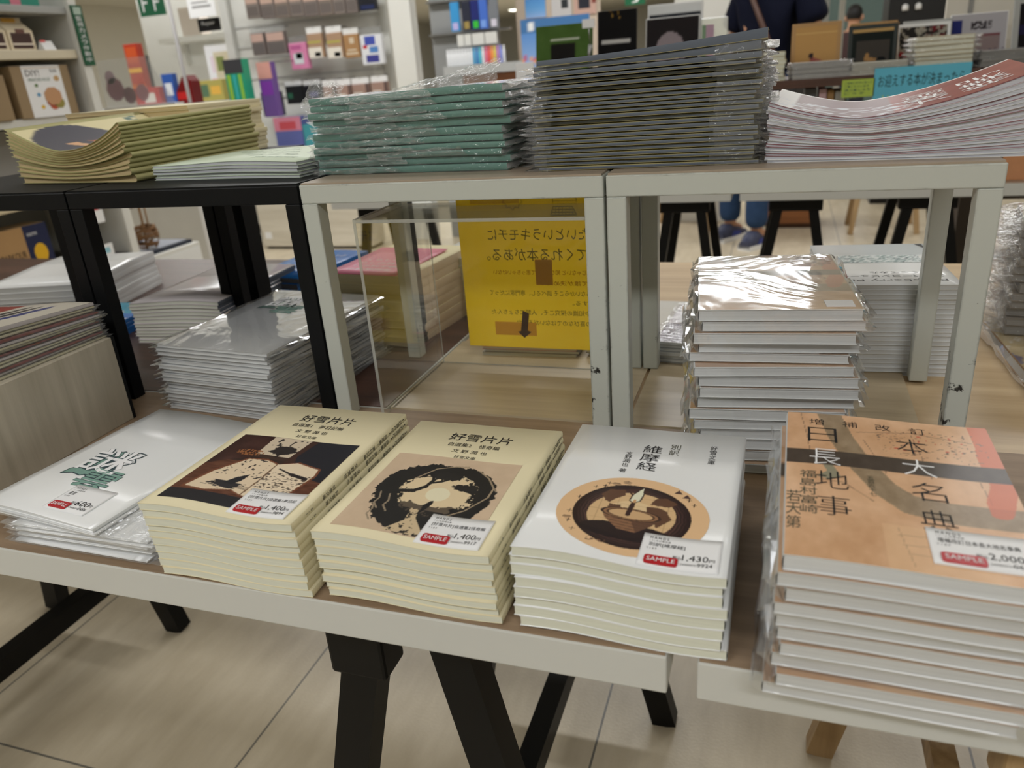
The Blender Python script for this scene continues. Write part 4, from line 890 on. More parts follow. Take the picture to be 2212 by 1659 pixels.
# left, on and around the wooden box
Hm = lambda f, x, y: f*(0.043+0.018*(0.5-y/0.25))+0.006*f*f*math.sin(x*16)
S19 = make_stack('magazine', 'wrapped magazine', 'in the pile on the wooden box', 'magazine', 'wrapped magazines on the wooden box', 14, -0.880, 0.185, T+0.124, R_(-1), 0.21, 0.255, 0.0036, C((196,190,160), 0.25), M['tan_pages'], seed=63, H=Hm, jit=0.004, jr=1.2,
    ct=0.0003, wrap=M['film_soft'], wrap_top=False, crumple=0.008, wrap_ends='y', drift=(0.006, 0.0), covers=[C((196,190,160), 0.25), C((190,184,184), 0.25), C((120,46,44), 0.25), C((200,196,170), 0.25)], top_label='magazine with red panel and dark bird shapes atop the wooden box pile')
def art_birds(u, v):
    c = np.zeros(u.shape+(3,)); c[:] = (206,200,186); put(c, (u < 0.42)&(v > 0.45), (152,46,40)); put(c, inpoly(u, v, [(0.30,0.52),(0.40,0.58),(0.42,0.78),(0.30,0.70)]), (206,120,100))
    for k, (x, y) in enumerate(((0.46,0.52),(0.58,0.50),(0.70,0.50))):
        P_ = [(x,y),(x+0.07,y+0.02),(x+0.12,y+0.2),(x+0.13,y+0.36),(x+0.10,y+0.42),(x+0.06,y+0.36),(x+0.03,y+0.2)]
        put(c, inpoly(u, v, P_), (34,34,44) if k < 2 else (28,48,120))
    for k in range(3): put(c, (u > 0.04+k*0.3)&(u < 0.28+k*0.3)&(v < 0.40)&(v > 0.05), [(90,90,110),(40,52,110),(120,110,100)][k])
    return c
q = S19[-1]; art_mesh('cover_picture', q[0], -0.104, -0.1265, 0.104, 0.1265, 70, 80, art_birds, lambda x, y: (x, y, q[2](x, y)+0.0003), M['print_gloss'])
S20 = make_stack('softcover_book', 'thick white softcover', 'in the far left pile under the black riser', 'book', 'white softcovers at the far left', 7, -1.40, 0.83, T, R_(14), 0.24, 0.30, 0.0112, M['white_cover'], pages_mat('grey_white_page_edges', (200,202,198), 0.9), seed=64, wave=lambda x, y: 0.5+0.5*math.sin(y*20), A=(0.0, 0.004), jit=0.003, jr=0.8, ct=0.0005,
    top_label='thick white softcover on top of the pile at the far left under the black riser')
S21 = make_stack('magazine', 'blue and white magazine', 'beside the glossy-topped pile', 'magazine', 'blue and white magazines on the walnut table', 4, -1.162, 0.655, T, R_(8), 0.155, 0.20, 0.0075, M['blue_cover'], M['grey_pages'], seed=65, jit=0.003, jr=2, ct=0.0004)
def art_blue(u, v):
    c = np.zeros(u.shape+(3,)); c[:] = (54,120,200); put(c, (v > 0.6)&(u > 0.4), (70,170,200)); put(c, np.sqrt(((u-0.6)/0.16)**2+((v-0.62)/0.1)**2) < 1, (226,206,200)); put(c, (v < 0.45)&(np.sin(u*30+v*10) > 0.4), (236,238,240)); put(c, v < 0.15, (70,80,160)); return c
q = S21[-1]; art_mesh('cover_picture', q[0], -0.0765, -0.099, 0.0765, 0.099, 50, 60, art_blue, lambda x, y: (x, y, q[2](x, y)+0.0003), M['print_gloss'])

# ------------------------------------------------------------------ on the risers
# olive booklets, curling, folded edge to the right
def olive_h(x, y):
    u = x/0.262+0.5
    return 0.050+0.036*max(0, (0.45-u)/0.45)**1.5+0.036*max(0, (u-0.45)/0.55)**2.2+0.006*(y/0.26)
Ho = lambda f, x, y: (f**0.82)*olive_h(x, y)*(1.0)+0.0
S22 = make_stack('booklet', 'olive folded booklet', 'in the pile on the black riser', 'booklet', 'olive folded booklets on the black riser', 12, -0.8895, 0.585, RZ, R_(-8), 0.262, 0.26, 0.005, M['olive_cover'], M['tan_pages'], seed=71, H=Ho, jit=0.003, jr=0.7,
    ct=0.00035, bulge=0.004, nx=22, inset=0.0025, drift=(0.006, 0.0), top_label='curling olive booklet with a picture of a reader on top of its pile')
def art_read(u, v):
    c = np.zeros(u.shape+(3,)); c[:] = (222,212,168); put(c, np.sqrt(((u-0.33)/0.34)**2+((v-0.28)/0.30)**2) < 1, (74,74,86)); put(c, inpoly(u, v, [(0.30,0.30),(0.52,0.40),(0.56,0.50),(0.36,0.46)]), (196,120,84)); put(c, np.sqrt(((u-0.62)/0.16)**2+((v-0.34)/0.12)**2) < 1, (104,70,66)); put(c, np.sqrt(((u-0.62)/0.13)**2+((v-0.27)/0.10)**2) < 1, (222,186,150)); put(c, inpoly(u, v, [(0.3,0.14),(0.5,0.24),(0.52,0.30),(0.3,0.22)]), (216,170,130)); put(c, (v > 0.8)&(v < 0.9)&(vnoise(u, v*0.6, 40, 3) > 0.55), (90,120,110)); return c
q = S22[-1]; art_mesh('cover_picture', q[0], -0.12, -0.125, 0.115, 0.125, 60, 60, art_read, lambda x, y: (x, y, q[2](x, y)+0.0003), M['print'])
S23 = make_stack('booklet', 'mint-green booklet', 'in the low pile on the black riser', 'booklet', 'mint-green booklets on the black riser', 5, -0.606, 0.528, RZ, R_(-6), 0.262, 0.185, 0.0040, M['mint_cover'], M['lilac_pages'], seed=72, wave=lambda x, y: 0.5+0.5*math.sin(x*22+1), A=(0.0005, 0.004), jit=0.003, jr=1.0, ct=0.0003, spine='B', nx=18)
q = S23[-1]; b = MB(); f = lambda x, y: (x, y, q[2](x, y)+0.0003); gi = C((104,130,110), 0.5)
for k in range(5): b.text(('研究ノート', '実験の手引き', '観察と記録', '第三号', '発行所')[k], (-0.10+k*0.03, 0.055-k*0.028, 0.02+k*0.02, 0.066-k*0.028), gi, f)
b.build('cover_print', q[0])
S24 = make_stack('booklet', 'cream booklet', 'in the pile on the black column stand', 'booklet', 'cream booklets on the black column stand', 12, -1.03, 0.825, RZ, R_(-3), 0.30, 0.20, 0.0078, M['cream_cover'], M['tan_pages'], seed=73, jit=0.004, jr=1.0, ct=0.0004)

# teal wrapped books
S25 = make_stack('wrapped_book', 'teal-spined wrapped book', 'in the pile on the left white riser', 'book', 'teal-spined wrapped books on the white riser', 11, -0.3245, 0.516, RZ, R_(-4), 0.270, 0.165, 0.0086, M['teal_cover'], M['white_pages'], seed=74, wave=lambda x, y: 0.5+0.5*math.sin(x*18), A=(0.0, 0.004), jit=0.004, jr=1.5,
    spine='F', ct=0.0006, wrap=M['film_ends'], crumple=0.009, bulge=0.0012, nx=14)
def loose_flap(root, pts, seed, m, name='plastic_flap'):
    """a crumpled sheet of film sticking up from the wrap: quad grid between two edges"""
    rnd = random.Random(seed); b = MB(); mi = b.mi(m); a0, a1, b0, b1 = [Vector(p) for p in pts]; n, k = 14, 8; g = []
    for i in range(n):
        row = []
        for j in range(k):
            p = a0.lerp(a1, i/(n-1)).lerp(b0.lerp(b1, i/(n-1)), j/(k-1))
            if 0 < j: p += Vector((rnd.uniform(-1,1), rnd.uniform(-1,1), rnd.uniform(-1,1)))*0.0022
            row.append(b.bm.verts.new(p))
        g.append(row)
    for i in range(n-1):
        for j in range(k-1): b.bm.faces.new((g[i][j], g[i+1][j], g[i+1][j+1], g[i][j+1])).material_index = mi
    return b.build(name, root)
q = S25[-1][0]; zt = S25[-1][2](0, 0)
loose_flap(q, [(-0.150,-0.085,zt-0.012),(-0.085,-0.086,zt+0.001),(-0.135,-0.07,zt+0.020),(-0.100,-0.05,zt+0.012)], 1, M['film_flap'])
loose_flap(q, [(-0.02,-0.086,zt+0.001),(0.130,-0.086,zt+0.004),(0.015,-0.06,zt+0.008),(0.128,-0.06,zt+0.030)], 2, M['film_flap'])
for k, (r_, fl, fh) in enumerate(S25):
    rnd = random.Random(200+k); x0 = rnd.uniform(-0.14, -0.02); x1 = x0+rnd.uniform(0.12, 0.15); z0 = fl(x0, 0); z1 = fh(x0, 0)
    loose_flap(r_, [(x0,-0.0855,z0+0.001),(x1,-0.0855,z0+0.002),(x0+0.005,-0.096-rnd.uniform(0,0.010),z1-0.0005+0.004*(k%2)),(x1-0.006,-0.092,z1-0.0008+0.003*(k%3))], 300+k, M['film_flap'])

# slate-grey spined books
def Hs(f, x, y):
    u = x/0.240+0.5
    return f*(0.1145+0.004*u)+(max(0, f-0.90)/0.10)*(0.003+0.013*max(0, u-0.15)**1.6)
S26 = make_stack('wrapped_book', 'thin grey-spined book', 'in the tall stack across both white risers', 'book', 'grey-spined wrapped books across the white risers', 24, -0.0335, 0.490, RZ, R_(0.8), 0.240, 0.17, 0.0049, M['gold_edge'], M['grey_pages'], seed=75, H=Hs, jit=0.005, jr=0.8,
    spine='F', spine_mat=M['slate_cover'], ct=0.0004, wrap=M['film_ends'], wrap_top=False, crumple=0.014, nx=12, wrap_caps=(0.015, 0.045), spine_lo=0.0004, top_label='unwrapped grey-spined book bending up on top of the tall stack')
S26[-1][0].location.x += 0.006

# red magazines, curling
def red_h(x, y):
    u = x/0.236+0.5; v = y/0.20+0.5
    return 0.040+0.020*max(0, (0.40-u)/0.40)**1.6+0.030*max(0, (u-0.35)/0.65)**1.8+0.004*v
S27 = make_stack('magazine', 'magazine', 'in the curling pile on the right white riser', 'magazine', 'red-covered magazines on the right white riser', 18, 0.2215, 0.492, RZ, R_(-3.5), 0.236, 0.185, 0.0031, M['white_cover'], M['lilac_pages'], seed=76, H=lambda f, x, y: f*red_h(x, y)+(f**6)*0.010*max(0, x/0.236+0.2), jit=0.002, jr=0.6,
    spine='L', ct=0.0003, nx=20, inset=0.0008, covers=[M['white_cover'], M['white_cover'], C((150,84,96), 0.3)], top_label='curling glossy magazine with a red cover and white title')
def art_red(u, v):
    c = np.zeros(u.shape+(3,)); c[:] = (146,60,52); n = fbm(u, v, 8, 99); c += (n[...,None]-0.5)*30; put(c, u < 0.10, (226,226,226)); put(c, (u > 0.1)&(u < 0.5), (120,130,150), 0.6); put(c, (v > 0.96), (236,236,236)); put(c, (vnoise(u*0.5, v, 40, 13) > 0.62)&(u < 0.6)&(v < 0.5), (210,214,222)); return c
q = S27[-1]; fq = lambda x, y: (x, y, q[2](x, y)+0.0003); art_mesh('cover_picture', q[0], -0.1175, -0.092, 0.1175, 0.092, 80, 60, art_red, fq, M['print_gloss'])
b = MB(); fr_ = lambda y, x: (0.11-x, y-0.07, q[2](0.11-x, y-0.07)+0.0006)
b.text('特集号', (0.0, 0.01, 0.10, 0.05), M['white_paper'], fr_); b.text('大解剖', (0.0, 0.06, 0.10, 0.10), M['white_paper'], fr_); b.build('cover_title', q[0])
bpy.data.objects.remove(_to); bpy.data.curves.remove(_tc)
M['print_matte'] = print_mat('printed_picture_matte', 0.7, 0.12)
# ------------------------------------------------------------------ helpers for the shop behind
def boxy(name, label, cat, x0, x1, y0, y1, z0, z1, m, group=None, bevel=0.002, rz=0.0, rx=0.0, part='body'):
    t = thing(name, label, cat, ((x0+x1)/2, (y0+y1)/2, z0), rz, group, rx=rx); b = MB(); hx, hy = (x1-x0)/2, (y1-y0)/2
    b.box(-hx, -hy, 0, hx, hy, z1-z0, m); b.build(part, t, bevel=bevel); t['_w'] = hx*2; t['_d'] = hy*2; t['_h'] = z1-z0
    return t
def face_y(t, off=0.0006):
    """maps (u,v) in 0..1 to the front (-y) face of a boxy"""
    w, d, h = t['_w'], t['_d'], t['_h']; return lambda u, v, o=0.0: (-w/2+u*w, -d/2-off-o, v*h)
def face_x(t, off=0.0006):
    w, d, h = t['_w'], t['_d'], t['_h']; return lambda u, v, o=0.0: (w/2+off+o, -d/2+u*d, v*h)
def patch(b, f, u0, v0, u1, v1, m, o=0.0): b.raw([f(u0, v0, o), f(u1, v0, o), f(u1, v1, o), f(u0, v1, o)], [(0,1,2,3)], m)
def clean():
    for o in bpy.data.objects:
        for k in ('_w', '_d', '_h'):
            if k in o: del o[k]
INK = M['ink']; WH = M['white_paper']

# ------------------------------------------------------------------ back display tables, risers and what stands on them
table('white-edged back table on the right, beyond the front displays', -0.012, 1.7, 2.20, 2.75, T, M['riser_top'])
table('white-edged back table on the left, beyond the front displays', -1.55, -0.040, 2.20, 2.75, T, M['riser_top'])
trestle('black trestle under the right end of the left back table', -0.20, 2.30, 2.62, M['black_wood'], T-0.0377, 0.15, 0.05, legw=0.032, legd=0.028, hinge=False)
trestle('black trestle under the left end of the right back table', 0.165, 2.30, 2.62, M['black_wood'], T-0.0377, 0.17, 0.05, legw=0.032, legd=0.028, hinge=False)
trestle('black trestle in the middle of the right back table', 0.56, 2.30, 2.62, M['black_wood'], T-0.0377, 0.17, 0.05, legw=0.032, legd=0.028, hinge=False)
trestle('black trestle seen through the acrylic case', -1.40, 2.30, 2.62, M['black_wood'], T-0.0377, 0.15, 0.05, legw=0.032, legd=0.028, hinge=False)
BT = 1.046
riser('black riser with walnut top on the back table, behind the blue sign', 0.03, 0.640, 2.205, 2.52, T, BT, M['riser_black'], M['walnut'], rail=M['walnut'])
riser('black riser with walnut top at the right end of the back table', 0.643, 1.25, 2.205, 2.52, T, BT, M['riser_black'], M['walnut'], rail=M['walnut'])
riser('black riser with walnut top under the standing sea-animal picture books', -0.98, -0.06, 2.205, 2.52, T, BT, M['riser_black'], M['walnut'], rail=M['walnut'])
def framed(name, label, cat, x0, x1, y, z0, z1, mf, art, tilt=-12, th=0.012, fr=0.012, group=None, m_print=None):
    t = thing(name, label, cat, ((x0+x1)/2, y, z0), 0, group, rx=R_(tilt)); w, h = x1-x0, (z1-z0)/math.cos(R_(tilt))
    b = MB(); b.box(-w/2, 0, 0, w/2, th, h, mf); b.build('frame', t, bevel=0.002)
    art_mesh('picture', t, -w/2+fr, fr, w/2-fr, h-fr, 44, 44, art, lambda x, z: (x, -0.0008, z), m_print or M['print_matte'])
    return t, w, h
def art_bird(u, v):
    c = np.zeros(u.shape+(3,)); c[:] = (186,146,92); put(c, (v > 0.84)&(v < 0.88), (206,170,112)); put(c, inpoly(u, v, [(0.36,0.30),(0.40,0.36),(0.70,0.26),(0.62,0.20),(0.42,0.20)]), (150,84,80)); put(c, np.sqrt(((u-0.40)/0.06)**2+((v-0.38)/0.06)**2) < 1, (50,40,44)); put(c, (v > 0.10)&(v < 0.16)&(u > 0.3)&(u < 0.72), (120,92,60)); return c
t, w, h = framed('picture_board', 'wooden board with a small bird picture standing on the back riser', 'board', 0.122, 0.268, 2.33, BT, 1.205, M['cardboard'], art_bird)
def art_duck(u, v):
    c = np.zeros(u.shape+(3,)); c[:] = (26,32,30); put(c, (u > 0.10)&(u < 0.92)&(v > 0.06)&(v < 0.72), (66,62,58)); put(c, inpoly(u, v, [(0.3,0.22),(0.36,0.42),(0.44,0.38),(0.42,0.30),(0.62,0.26),(0.58,0.18)]), (170,130,84)); put(c, np.sqrt(((u-0.74)/0.1)**2+((v-0.22)/0.08)**2) < 1, (20,22,24)); put(c, v > 0.92, (180,148,96)); return c
t, w, h = framed('picture_board', 'dark green framed board with wooden backs standing on the back riser', 'board', 0.290, 0.430, 2.34, BT, 1.185, C((24,34,30), 0.4), art_duck)
b = MB(); b.box(-w/2+0.004, 0.0125, 0, w/2-0.002, 0.018, h+0.010, M['cardboard']); b.box(-w/2+0.002, 0.0185, 0, w/2+0.003, 0.023, h+0.005, M['cardboard']); b.build('wooden_back', t)
def art_pat(u, v):
    c = np.zeros(u.shape+(3,)); c[:] = (40,38,36); put(c, fbm(u, v, 12, 5) > 0.53, (150,146,134)); put(c, (fbm(u, v, 9, 8) > 0.55)&(u > 0.5), (110,34,40)); put(c, (u < 0.3)&(v < 0.4)&(vnoise(u, v, 20, 4) > 0.5), (150,40,46)); return c
t, w, h = framed('picture_board', 'white framed board with a red and black pattern behind the cream book stack', 'board', 0.432, 0.585, 2.40, BT, 1.178, M['white_plastic'], art_pat, -16, fr=0.010)
b = MB(); b.box(-w/2+0.02, 0.013, 0, w/2+0.004, 0.02, h+0.012, M['grey_panel']); b.build('back_board', t)
def art_mag(u, v):
    c = np.zeros(u.shape+(3,)); c[:] = (176,174,180); put(c, (u < 0.2)&(v > 0.35)&(v < 0.9), (40,48,110)); put(c, (u > 0.26)&(u < 0.9)&(v > 0.55)&(v < 0.6), (120,70,76)); put(c, (u > 0.26)&(u < 0.9)&(v < 0.55), (140,124,124)); put(c, (v > 0.68)&(v < 0.86)&(u > 0.35)&(u < 0.75)&(vnoise(u, v, 40, 5) > 0.45), (60,56,60)); put(c, (v < 0.3)&(u > 0.3)&(vnoise(u, v, 22, 6) > 0.6), (90,76,96)); return c
framed('magazine', 'grey magazine with blue corner leaning on the back riser', 'magazine', 0.588, 0.745, 2.44, BT, 1.194, M['white_paper'], art_mag, -14, th=0.008, fr=0.003)
def art_dark(u, v):
    c = np.zeros(u.shape+(3,)); c[:] = (22,20,22); put(c, (v > 0.4)&(v < 0.6), (34,30,60)); return c
framed('picture_board', 'grey framed dark board at the right end of the back riser', 'board', 0.765, 0.93, 2.46, BT, 1.225, M['grey_panel'], art_dark, -18, fr=0.016)
bg = dict(jit=0.003, jr=1.5, nx=5, ct=0.0005)
make_stack('softcover_book', 'cream-paged book', 'in the small stack beside the grey-spined stack', 'book', 'cream books at the left end of the back riser', 7, 0.068, 2.29, BT, 0, 0.075, 0.12, 0.0118, M['cream_cover'], M['cream_pages'], seed=81, **bg)
make_stack('magazine', 'wrapped magazine', 'in front of the bird board', 'magazine', 'wrapped magazines before the bird board', 8, 0.208, 2.265, BT, 0.03, 0.165, 0.11, 0.0060, M['white_cover'], M['grey_pages'], seed=82, wrap=M['film_soft'], **bg)
make_stack('magazine', 'wrapped magazine', 'in front of the dark green board', 'magazine', 'wrapped magazines before the dark green board', 6, 0.372, 2.265, BT, -0.03, 0.15, 0.11, 0.0062, C((190,184,150), 0.3), M['white_pages'], seed=83, wrap=M['film_soft'], **bg)
make_stack('softcover_book', 'wrapped cream book', 'in the stack above the blue sign', 'book', 'wrapped cream books above the blue sign', 7, 0.540, 2.285, BT, 0.0, 0.148, 0.13, 0.0132, C((226,206,150), 0.5), M['cream_pages'], seed=84, wrap=M['film_soft'], crumple=0.02, **bg)
make_stack('magazine', 'wrapped grey magazine', 'at the right end of the back riser', 'magazine', 'wrapped grey magazines on the back riser', 8, 0.735, 2.275, BT, 0.02, 0.20, 0.12, 0.0056, C((150,152,152), 0.3), M['grey_pages'], seed=85, wrap=M['film_soft'], crumple=0.016, **bg)
# signs
t = thing('paper_sign', 'light blue handwritten paper sign hanging from the back riser', 'sign', (0.487, 2.2030, 0.905)); b = MB(); b.box(-0.127, -0.0008, 0, 0.127, 0, 0.158, C((98,186,214), 0.6)); b.build('sheet', t)
def words_on(t, rows, m, y):
    b = MB()
    for s_, x0, z0, x1, z1 in rows: b.text(s_, (x0, z0, x1, z1), m, lambda u, v: (u, y, v))
    return b.build('writing', t)
_tc = bpy.data.curves.new('glyph_source', 'FONT'); _to = bpy.data.objects.new('glyph_source', _tc); COL.objects.link(_to); _tc.resolution_u = 2
words_on(t, [('お迎えする本が決まったら', -0.115, 0.104, 0.112, 0.138)], C((26,44,40), 0.6), -0.0012); words_on(t, [('いっしょにレジへ', -0.1, 0.052, 0.09, 0.086)], C((190,214,70), 0.6), -0.0012)
t = thing('paper_sign', 'small yellow-green note under the back riser edge', 'sign', (0.318, 2.2030, 0.986)); b = MB(); b.box(-0.045, -0.0008, 0, 0.045, 0, 0.05, C((172,196,84), 0.6)); b.build('sheet', t)
words_on(t, [('ご自由にお手に取って', -0.038, 0.037, 0.038, 0.044), ('ご覧ください本を', -0.038, 0.027, 0.03, 0.034), ('選ぶ楽しみを', -0.038, 0.017, 0.034, 0.024), ('どうぞ', -0.038, 0.007, 0.02, 0.014)], C((60,90,90), 0.6), -0.0012)
# things under the back risers
boxy('storage_box', 'dark grey box under the back riser, left of the book ends', 'box', 0.085, 0.160, 2.28, 2.48, T, 0.93, C((30,30,32), 0.5))
boxy('book_end', 'grey metal book end under the back riser', 'book end', 0.170, 0.205, 2.26, 2.44, T, 1.015, C((96,96,98), 0.4))
t = boxy('standing_book', 'pink book with a red dot standing under the back riser', 'book', 0.212, 0.234, 2.26, 2.42, T, 1.012, C((222,186,192), 0.5)); f = face_y(t); b = MB(); b.raw([f(0.5+0.3*math.cos(k*0.6), 0.82+0.025*math.sin(k*0.6)) for k in range(11)], [tuple(range(11))], C((214,60,50), 0.5)); b.build('red_dot', t)
boxy('standing_book', 'brown book standing beside the pink book under the back riser', 'book', 0.2365, 0.256, 2.26, 2.42, T, 1.008, M['cardboard'])
boxy('standing_book', 'pale grey book standing behind the yellow-green note', 'book', 0.259, 0.288, 2.26, 2.42, T, 1.004, C((190,188,184), 0.5))
t = boxy('standing_book', 'orange map book propped up under the right back riser', 'book', 0.675, 0.835, 2.25, 2.266, T, 0.985, M['orange_cover']); f = face_y(t); b = MB(); patch(b, f, 0.22, 0, 0.4, 1, C((60,58,52), 0.5)); b.build('dark_band', t)
t = boxy('standing_book', 'second orange map book propped up beside the first', 'book', 0.84, 0.895, 2.25, 2.266, T, 0.985, C((192,92,66), 0.4)); f = face_y(t); b = MB(); patch(b, f, 0.3, 0, 0.45, 1, C((60,58,52), 0.5)); b.build('dark_band', t)
make_stack('magazine', 'white magazine', 'in the low stack under the yellow-green note', 'magazine', 'white magazines under the back riser', 4, 0.40, 2.33, T, 0, 0.15, 0.12, 0.008, M['white_cover'], M['white_pages'], seed=86, **bg)
make_stack('magazine', 'pale magazine', 'at the right on the back table', 'magazine', 'pale magazines at the right of the back table', 4, 1.02, 2.30, T, 0.1, 0.24, 0.14, 0.007, C((226,222,206), 0.3), M['lilac_pages'], seed=87, covers=[C((226,222,206), 0.3), C((206,170,110), 0.4), C((60,130,90), 0.4)], **bg)
# left back riser: standing picture books
def art_green(u, v):
    c = np.zeros(u.shape+(3,)); c[:] = (70,98,44); c += ((fbm(u, v, 5, 3)-0.5)*20)[...,None]; put(c, (u > 0.26)&(u < 0.72)&(v > 0.36)&(v < 0.74), (26,24,22)); put(c, (u > 0.26)&(u < 0.78)&(v > 0.77)&(v < 0.80), (206,212,196)); put(c, (u > 0.36)&(u < 0.80)&(v > 0.24)&(v < 0.265), (140,170,160)); return c
framed('picture_book', 'moss-green picture book with a dark window standing behind the grey-spined stack', 'book', -0.717, -0.518, 2.30, BT, 1.268, C((92,112,66), 0.4), art_green, -10, th=0.016, fr=0.001)
def art_night(u, v):
    c = np.zeros(u.shape+(3,)); c[:] = (14,13,14); put(c, (u > 0.10)&(u < 0.86)&(v > 0.60)&(v < 0.63), (190,190,188)); put(c, inpoly(u, v, [(0.1,0.36),(0.3,0.36),(0.8,0.1),(0.5,0.1)]), (54,44,30)); put(c, (v > 0.9)&(u > 0.3)&(u < 0.6)&(vnoise(u, v, 30, 2) > 0.6), (140,110,50)); return c
framed('picture_book', 'black picture book with a pale line standing beside the moss-green one', 'book', -0.498, -0.366, 2.30, BT, 1.296, M['black_plastic'], art_night, -8, th=0.014, fr=0.001)
def art_seal(u, v):
    c = np.zeros(u.shape+(3,)); c[:] = (34,30,32); put(c, np.sqrt(((u-0.46)/0.30)**2+((v-0.46)/0.34)**2) < 1, (142,132,138)); put(c, inpoly(u, v, [(0.12,0.2),(0.3,0.6),(0.7,0.5),(0.84,0.2)]), (138,128,134)); put(c, np.sqrt(((u-0.42)/0.05)**2+((v-0.56)/0.035)**2) < 1, (70,60,62)); put(c, np.sqrt(((u-0.66)/0.07)**2+((v-0.34)/0.08)**2) < 1, (70,68,86)); return c
framed('picture_book', 'dark picture book with a pale seal, front one of the two', 'book', -0.331, -0.158, 2.27, BT, 1.258, M['white_plastic'], art_seal, -8, th=0.012, fr=0.003)
def art_seal2(u, v):
    c = np.zeros(u.shape+(3,)); c[:] = (24,28,38); put(c, (v > 0.9), (214,216,216)); put(c, np.sqrt(((u-0.48)/0.26)**2+((v-0.56)/0.22)**2) < 1, (120,126,146)); return c
framed('picture_book', 'taller silvery-framed picture book behind the seal book', 'book', -0.338, -0.158, 2.36, BT, 1.302, M['white_plastic'], art_seal2, -6, th=0.014, fr=0.006)
t = boxy('clear_block', 'clear acrylic block right of the seal books', 'block', -0.155, -0.072, 2.29, 2.33, BT, 1.244, M['acrylic_edge']); b = MB(); f = face_y(t); patch(b, f, 0.2, 0.1, 0.5, 0.9, C((180,150,170), 0.5)); patch(b, f, 0.06, 0.1, 0.2, 0.9, C((120,150,120), 0.5)); b.build('insert', t)
t = thing('card_stand', 'clear and chrome card stand between the green and black books', 'stand', (-0.508, 2.24, BT)); b = MB(); b.tube([(0,0,0),(0,0,0.12),(0.004,0,0.15)], 0.006, M['steel']); b.lathe([(0.02,0),(0.02,0.006),(0.004,0.01)], M['steel'], 14); b.build('stem', t); b = MB(); b.box(-0.02, -0.004, 0.2, 0.02, 0.004, 0.226, WH); b.build('clip', t); b = MB(); b.tube([(0.004,0,0.15),(0,0,0.21)], 0.002, M['steel']); b.build('wire', t)
t = boxy('booklet', 'white booklet with a green leaf mark leaning beside the grey-spined stack', 'booklet', -0.765, -0.70, 2.215, 2.221, BT, 1.158, WH, rx=R_(-10)); f = face_y(t); b = MB(); b.raw([f(0.5, 0.3), f(0.9, 0.4), f(0.95, 0.5), f(0.6, 0.48)], [(0,1,2,3)], C((90,150,80), 0.5)); b.build('leaf_mark', t)

# ------------------------------------------------------------------ left gondola, its shelves face the aisle (+x)
GX, GB, GE = -2.70, -3.15, 2.30
t = thing('shelf_unit', 'grey shelf unit at the far left holding craft kit boxes', 'shelf unit', (-2.93, 1.2, 0))
X_ = lambda x: x+2.93
b = MB(); b.box(X_(GB)-0.02, -1.2, 0, X_(GB), GE-1.2, 2.1, M['grey_panel']); b.build('back_panel', t)
for z, thk, m, xf in ((0.46, 0.036, C((60,56,54), 0.4), 0.0), (0.77, 0.035, C((206,192,160), 0.5), 0.0), (1.07, 0.03, M['white_panel'], -0.03), (1.315, 0.034, C((214,204,180), 0.5), 0.0), (1.482, 0.027, M['grey_panel'], 0.0)):
    b = MB(); b.box(X_(GB), -1.2, z, X_(GX)+xf, GE-1.2-0.01, z+thk, m); b.build('shelf_board', t, bevel=0.003)
b = MB(); b.box(X_(GB), -1.2, 0.05, X_(GX)-0.02, GE-1.2-0.02, 0.42, C((92,56,34), 0.5)); b.build('base_box', t)
b = MB(); b.box(X_(GB), -1.2, 0.80, X_(GX)-0.2, GE-1.2, 1.06, C((150,148,144), 0.5)); b.build('back_filler', t)
b = MB(); b.box(X_(GB), GE-1.2, 0, X_(GX)-0.01, GE-1.2+0.02, 2.1, M['white_panel']); b.build('end_panel', t)
b = MB(); b.box(X_(GX)-0.01, GE-1.2-0.008, 0, X_(GX)+0.016, GE-1.2+0.034, 2.1, M['white_panel']); b.build('upright', t, bevel=0.002)
# craft kit box
def kit(label, y0, y1, z0, z1, x1, group=None):
    t = boxy('craft_kit_box', label, 'box', x1-0.11, x1, y0, y1, z0, z1, C((150,128,96), 0.5)); return t, face_x(t)
t, f = kit('kraft craft kit box with a white front marked DIY on the left shelf', 1.965, 2.240, 1.1002, 1.293, GX-0.02)
b = MB(); patch(b, f, 0.18, 0, 0.84, 1, WH); fo = lambda u, v: f(u, v, 0.0006)
b.text('DIY!', (0.23, 0.80, 0.46, 0.92), INK, fo); b.text('MINIATURE HOUSE', (0.25, 0.70, 0.62, 0.76), C((70,110,90), 0.5), fo); b.text('Rolife', (0.66, 0.86, 0.78, 0.93), C((90,90,96), 0.5), fo)
for u, v, r, c in ((0.60,0.40,0.16,(196,150,110)),(0.56,0.30,0.10,(160,80,60)),(0.66,0.44,0.09,(80,110,170)),(0.68,0.26,0.10,(150,140,70)),(0.58,0.22,0.08,(190,90,60)),(0.36,0.44,0.035,(90,150,190)),(0.36,0.62,0.03,(90,120,60)),(0.38,0.20,0.035,(220,180,60)),(0.74,0.74,0.05,(196,160,110))):
    b.raw([f(u+r*math.cos(k*math.pi/4+0.4), v+r*1.15*math.sin(k*math.pi/4+0.4), 0.0008+r*0.001) for k in range(8)], [tuple(range(8))], C(c, 0.5))
for i in range(20): patch(b, f, 0.20+i*0.032, 0.945, 0.214+i*0.032, 0.965, C((190,150,80), 0.5), 0.0007)
b.build('front_print', t)
t, f = kit('second kraft craft kit box cut by the left photo edge', 1.60, 1.925, 1.1002, 1.262, GX-0.015); b = MB(); patch(b, f, 0.1, 0, 0.75, 1, WH); patch(b, f, 0.2, 0.2, 0.6, 0.6, C((200,140,100), 0.5), 0.0008); b.build('front_print', t)
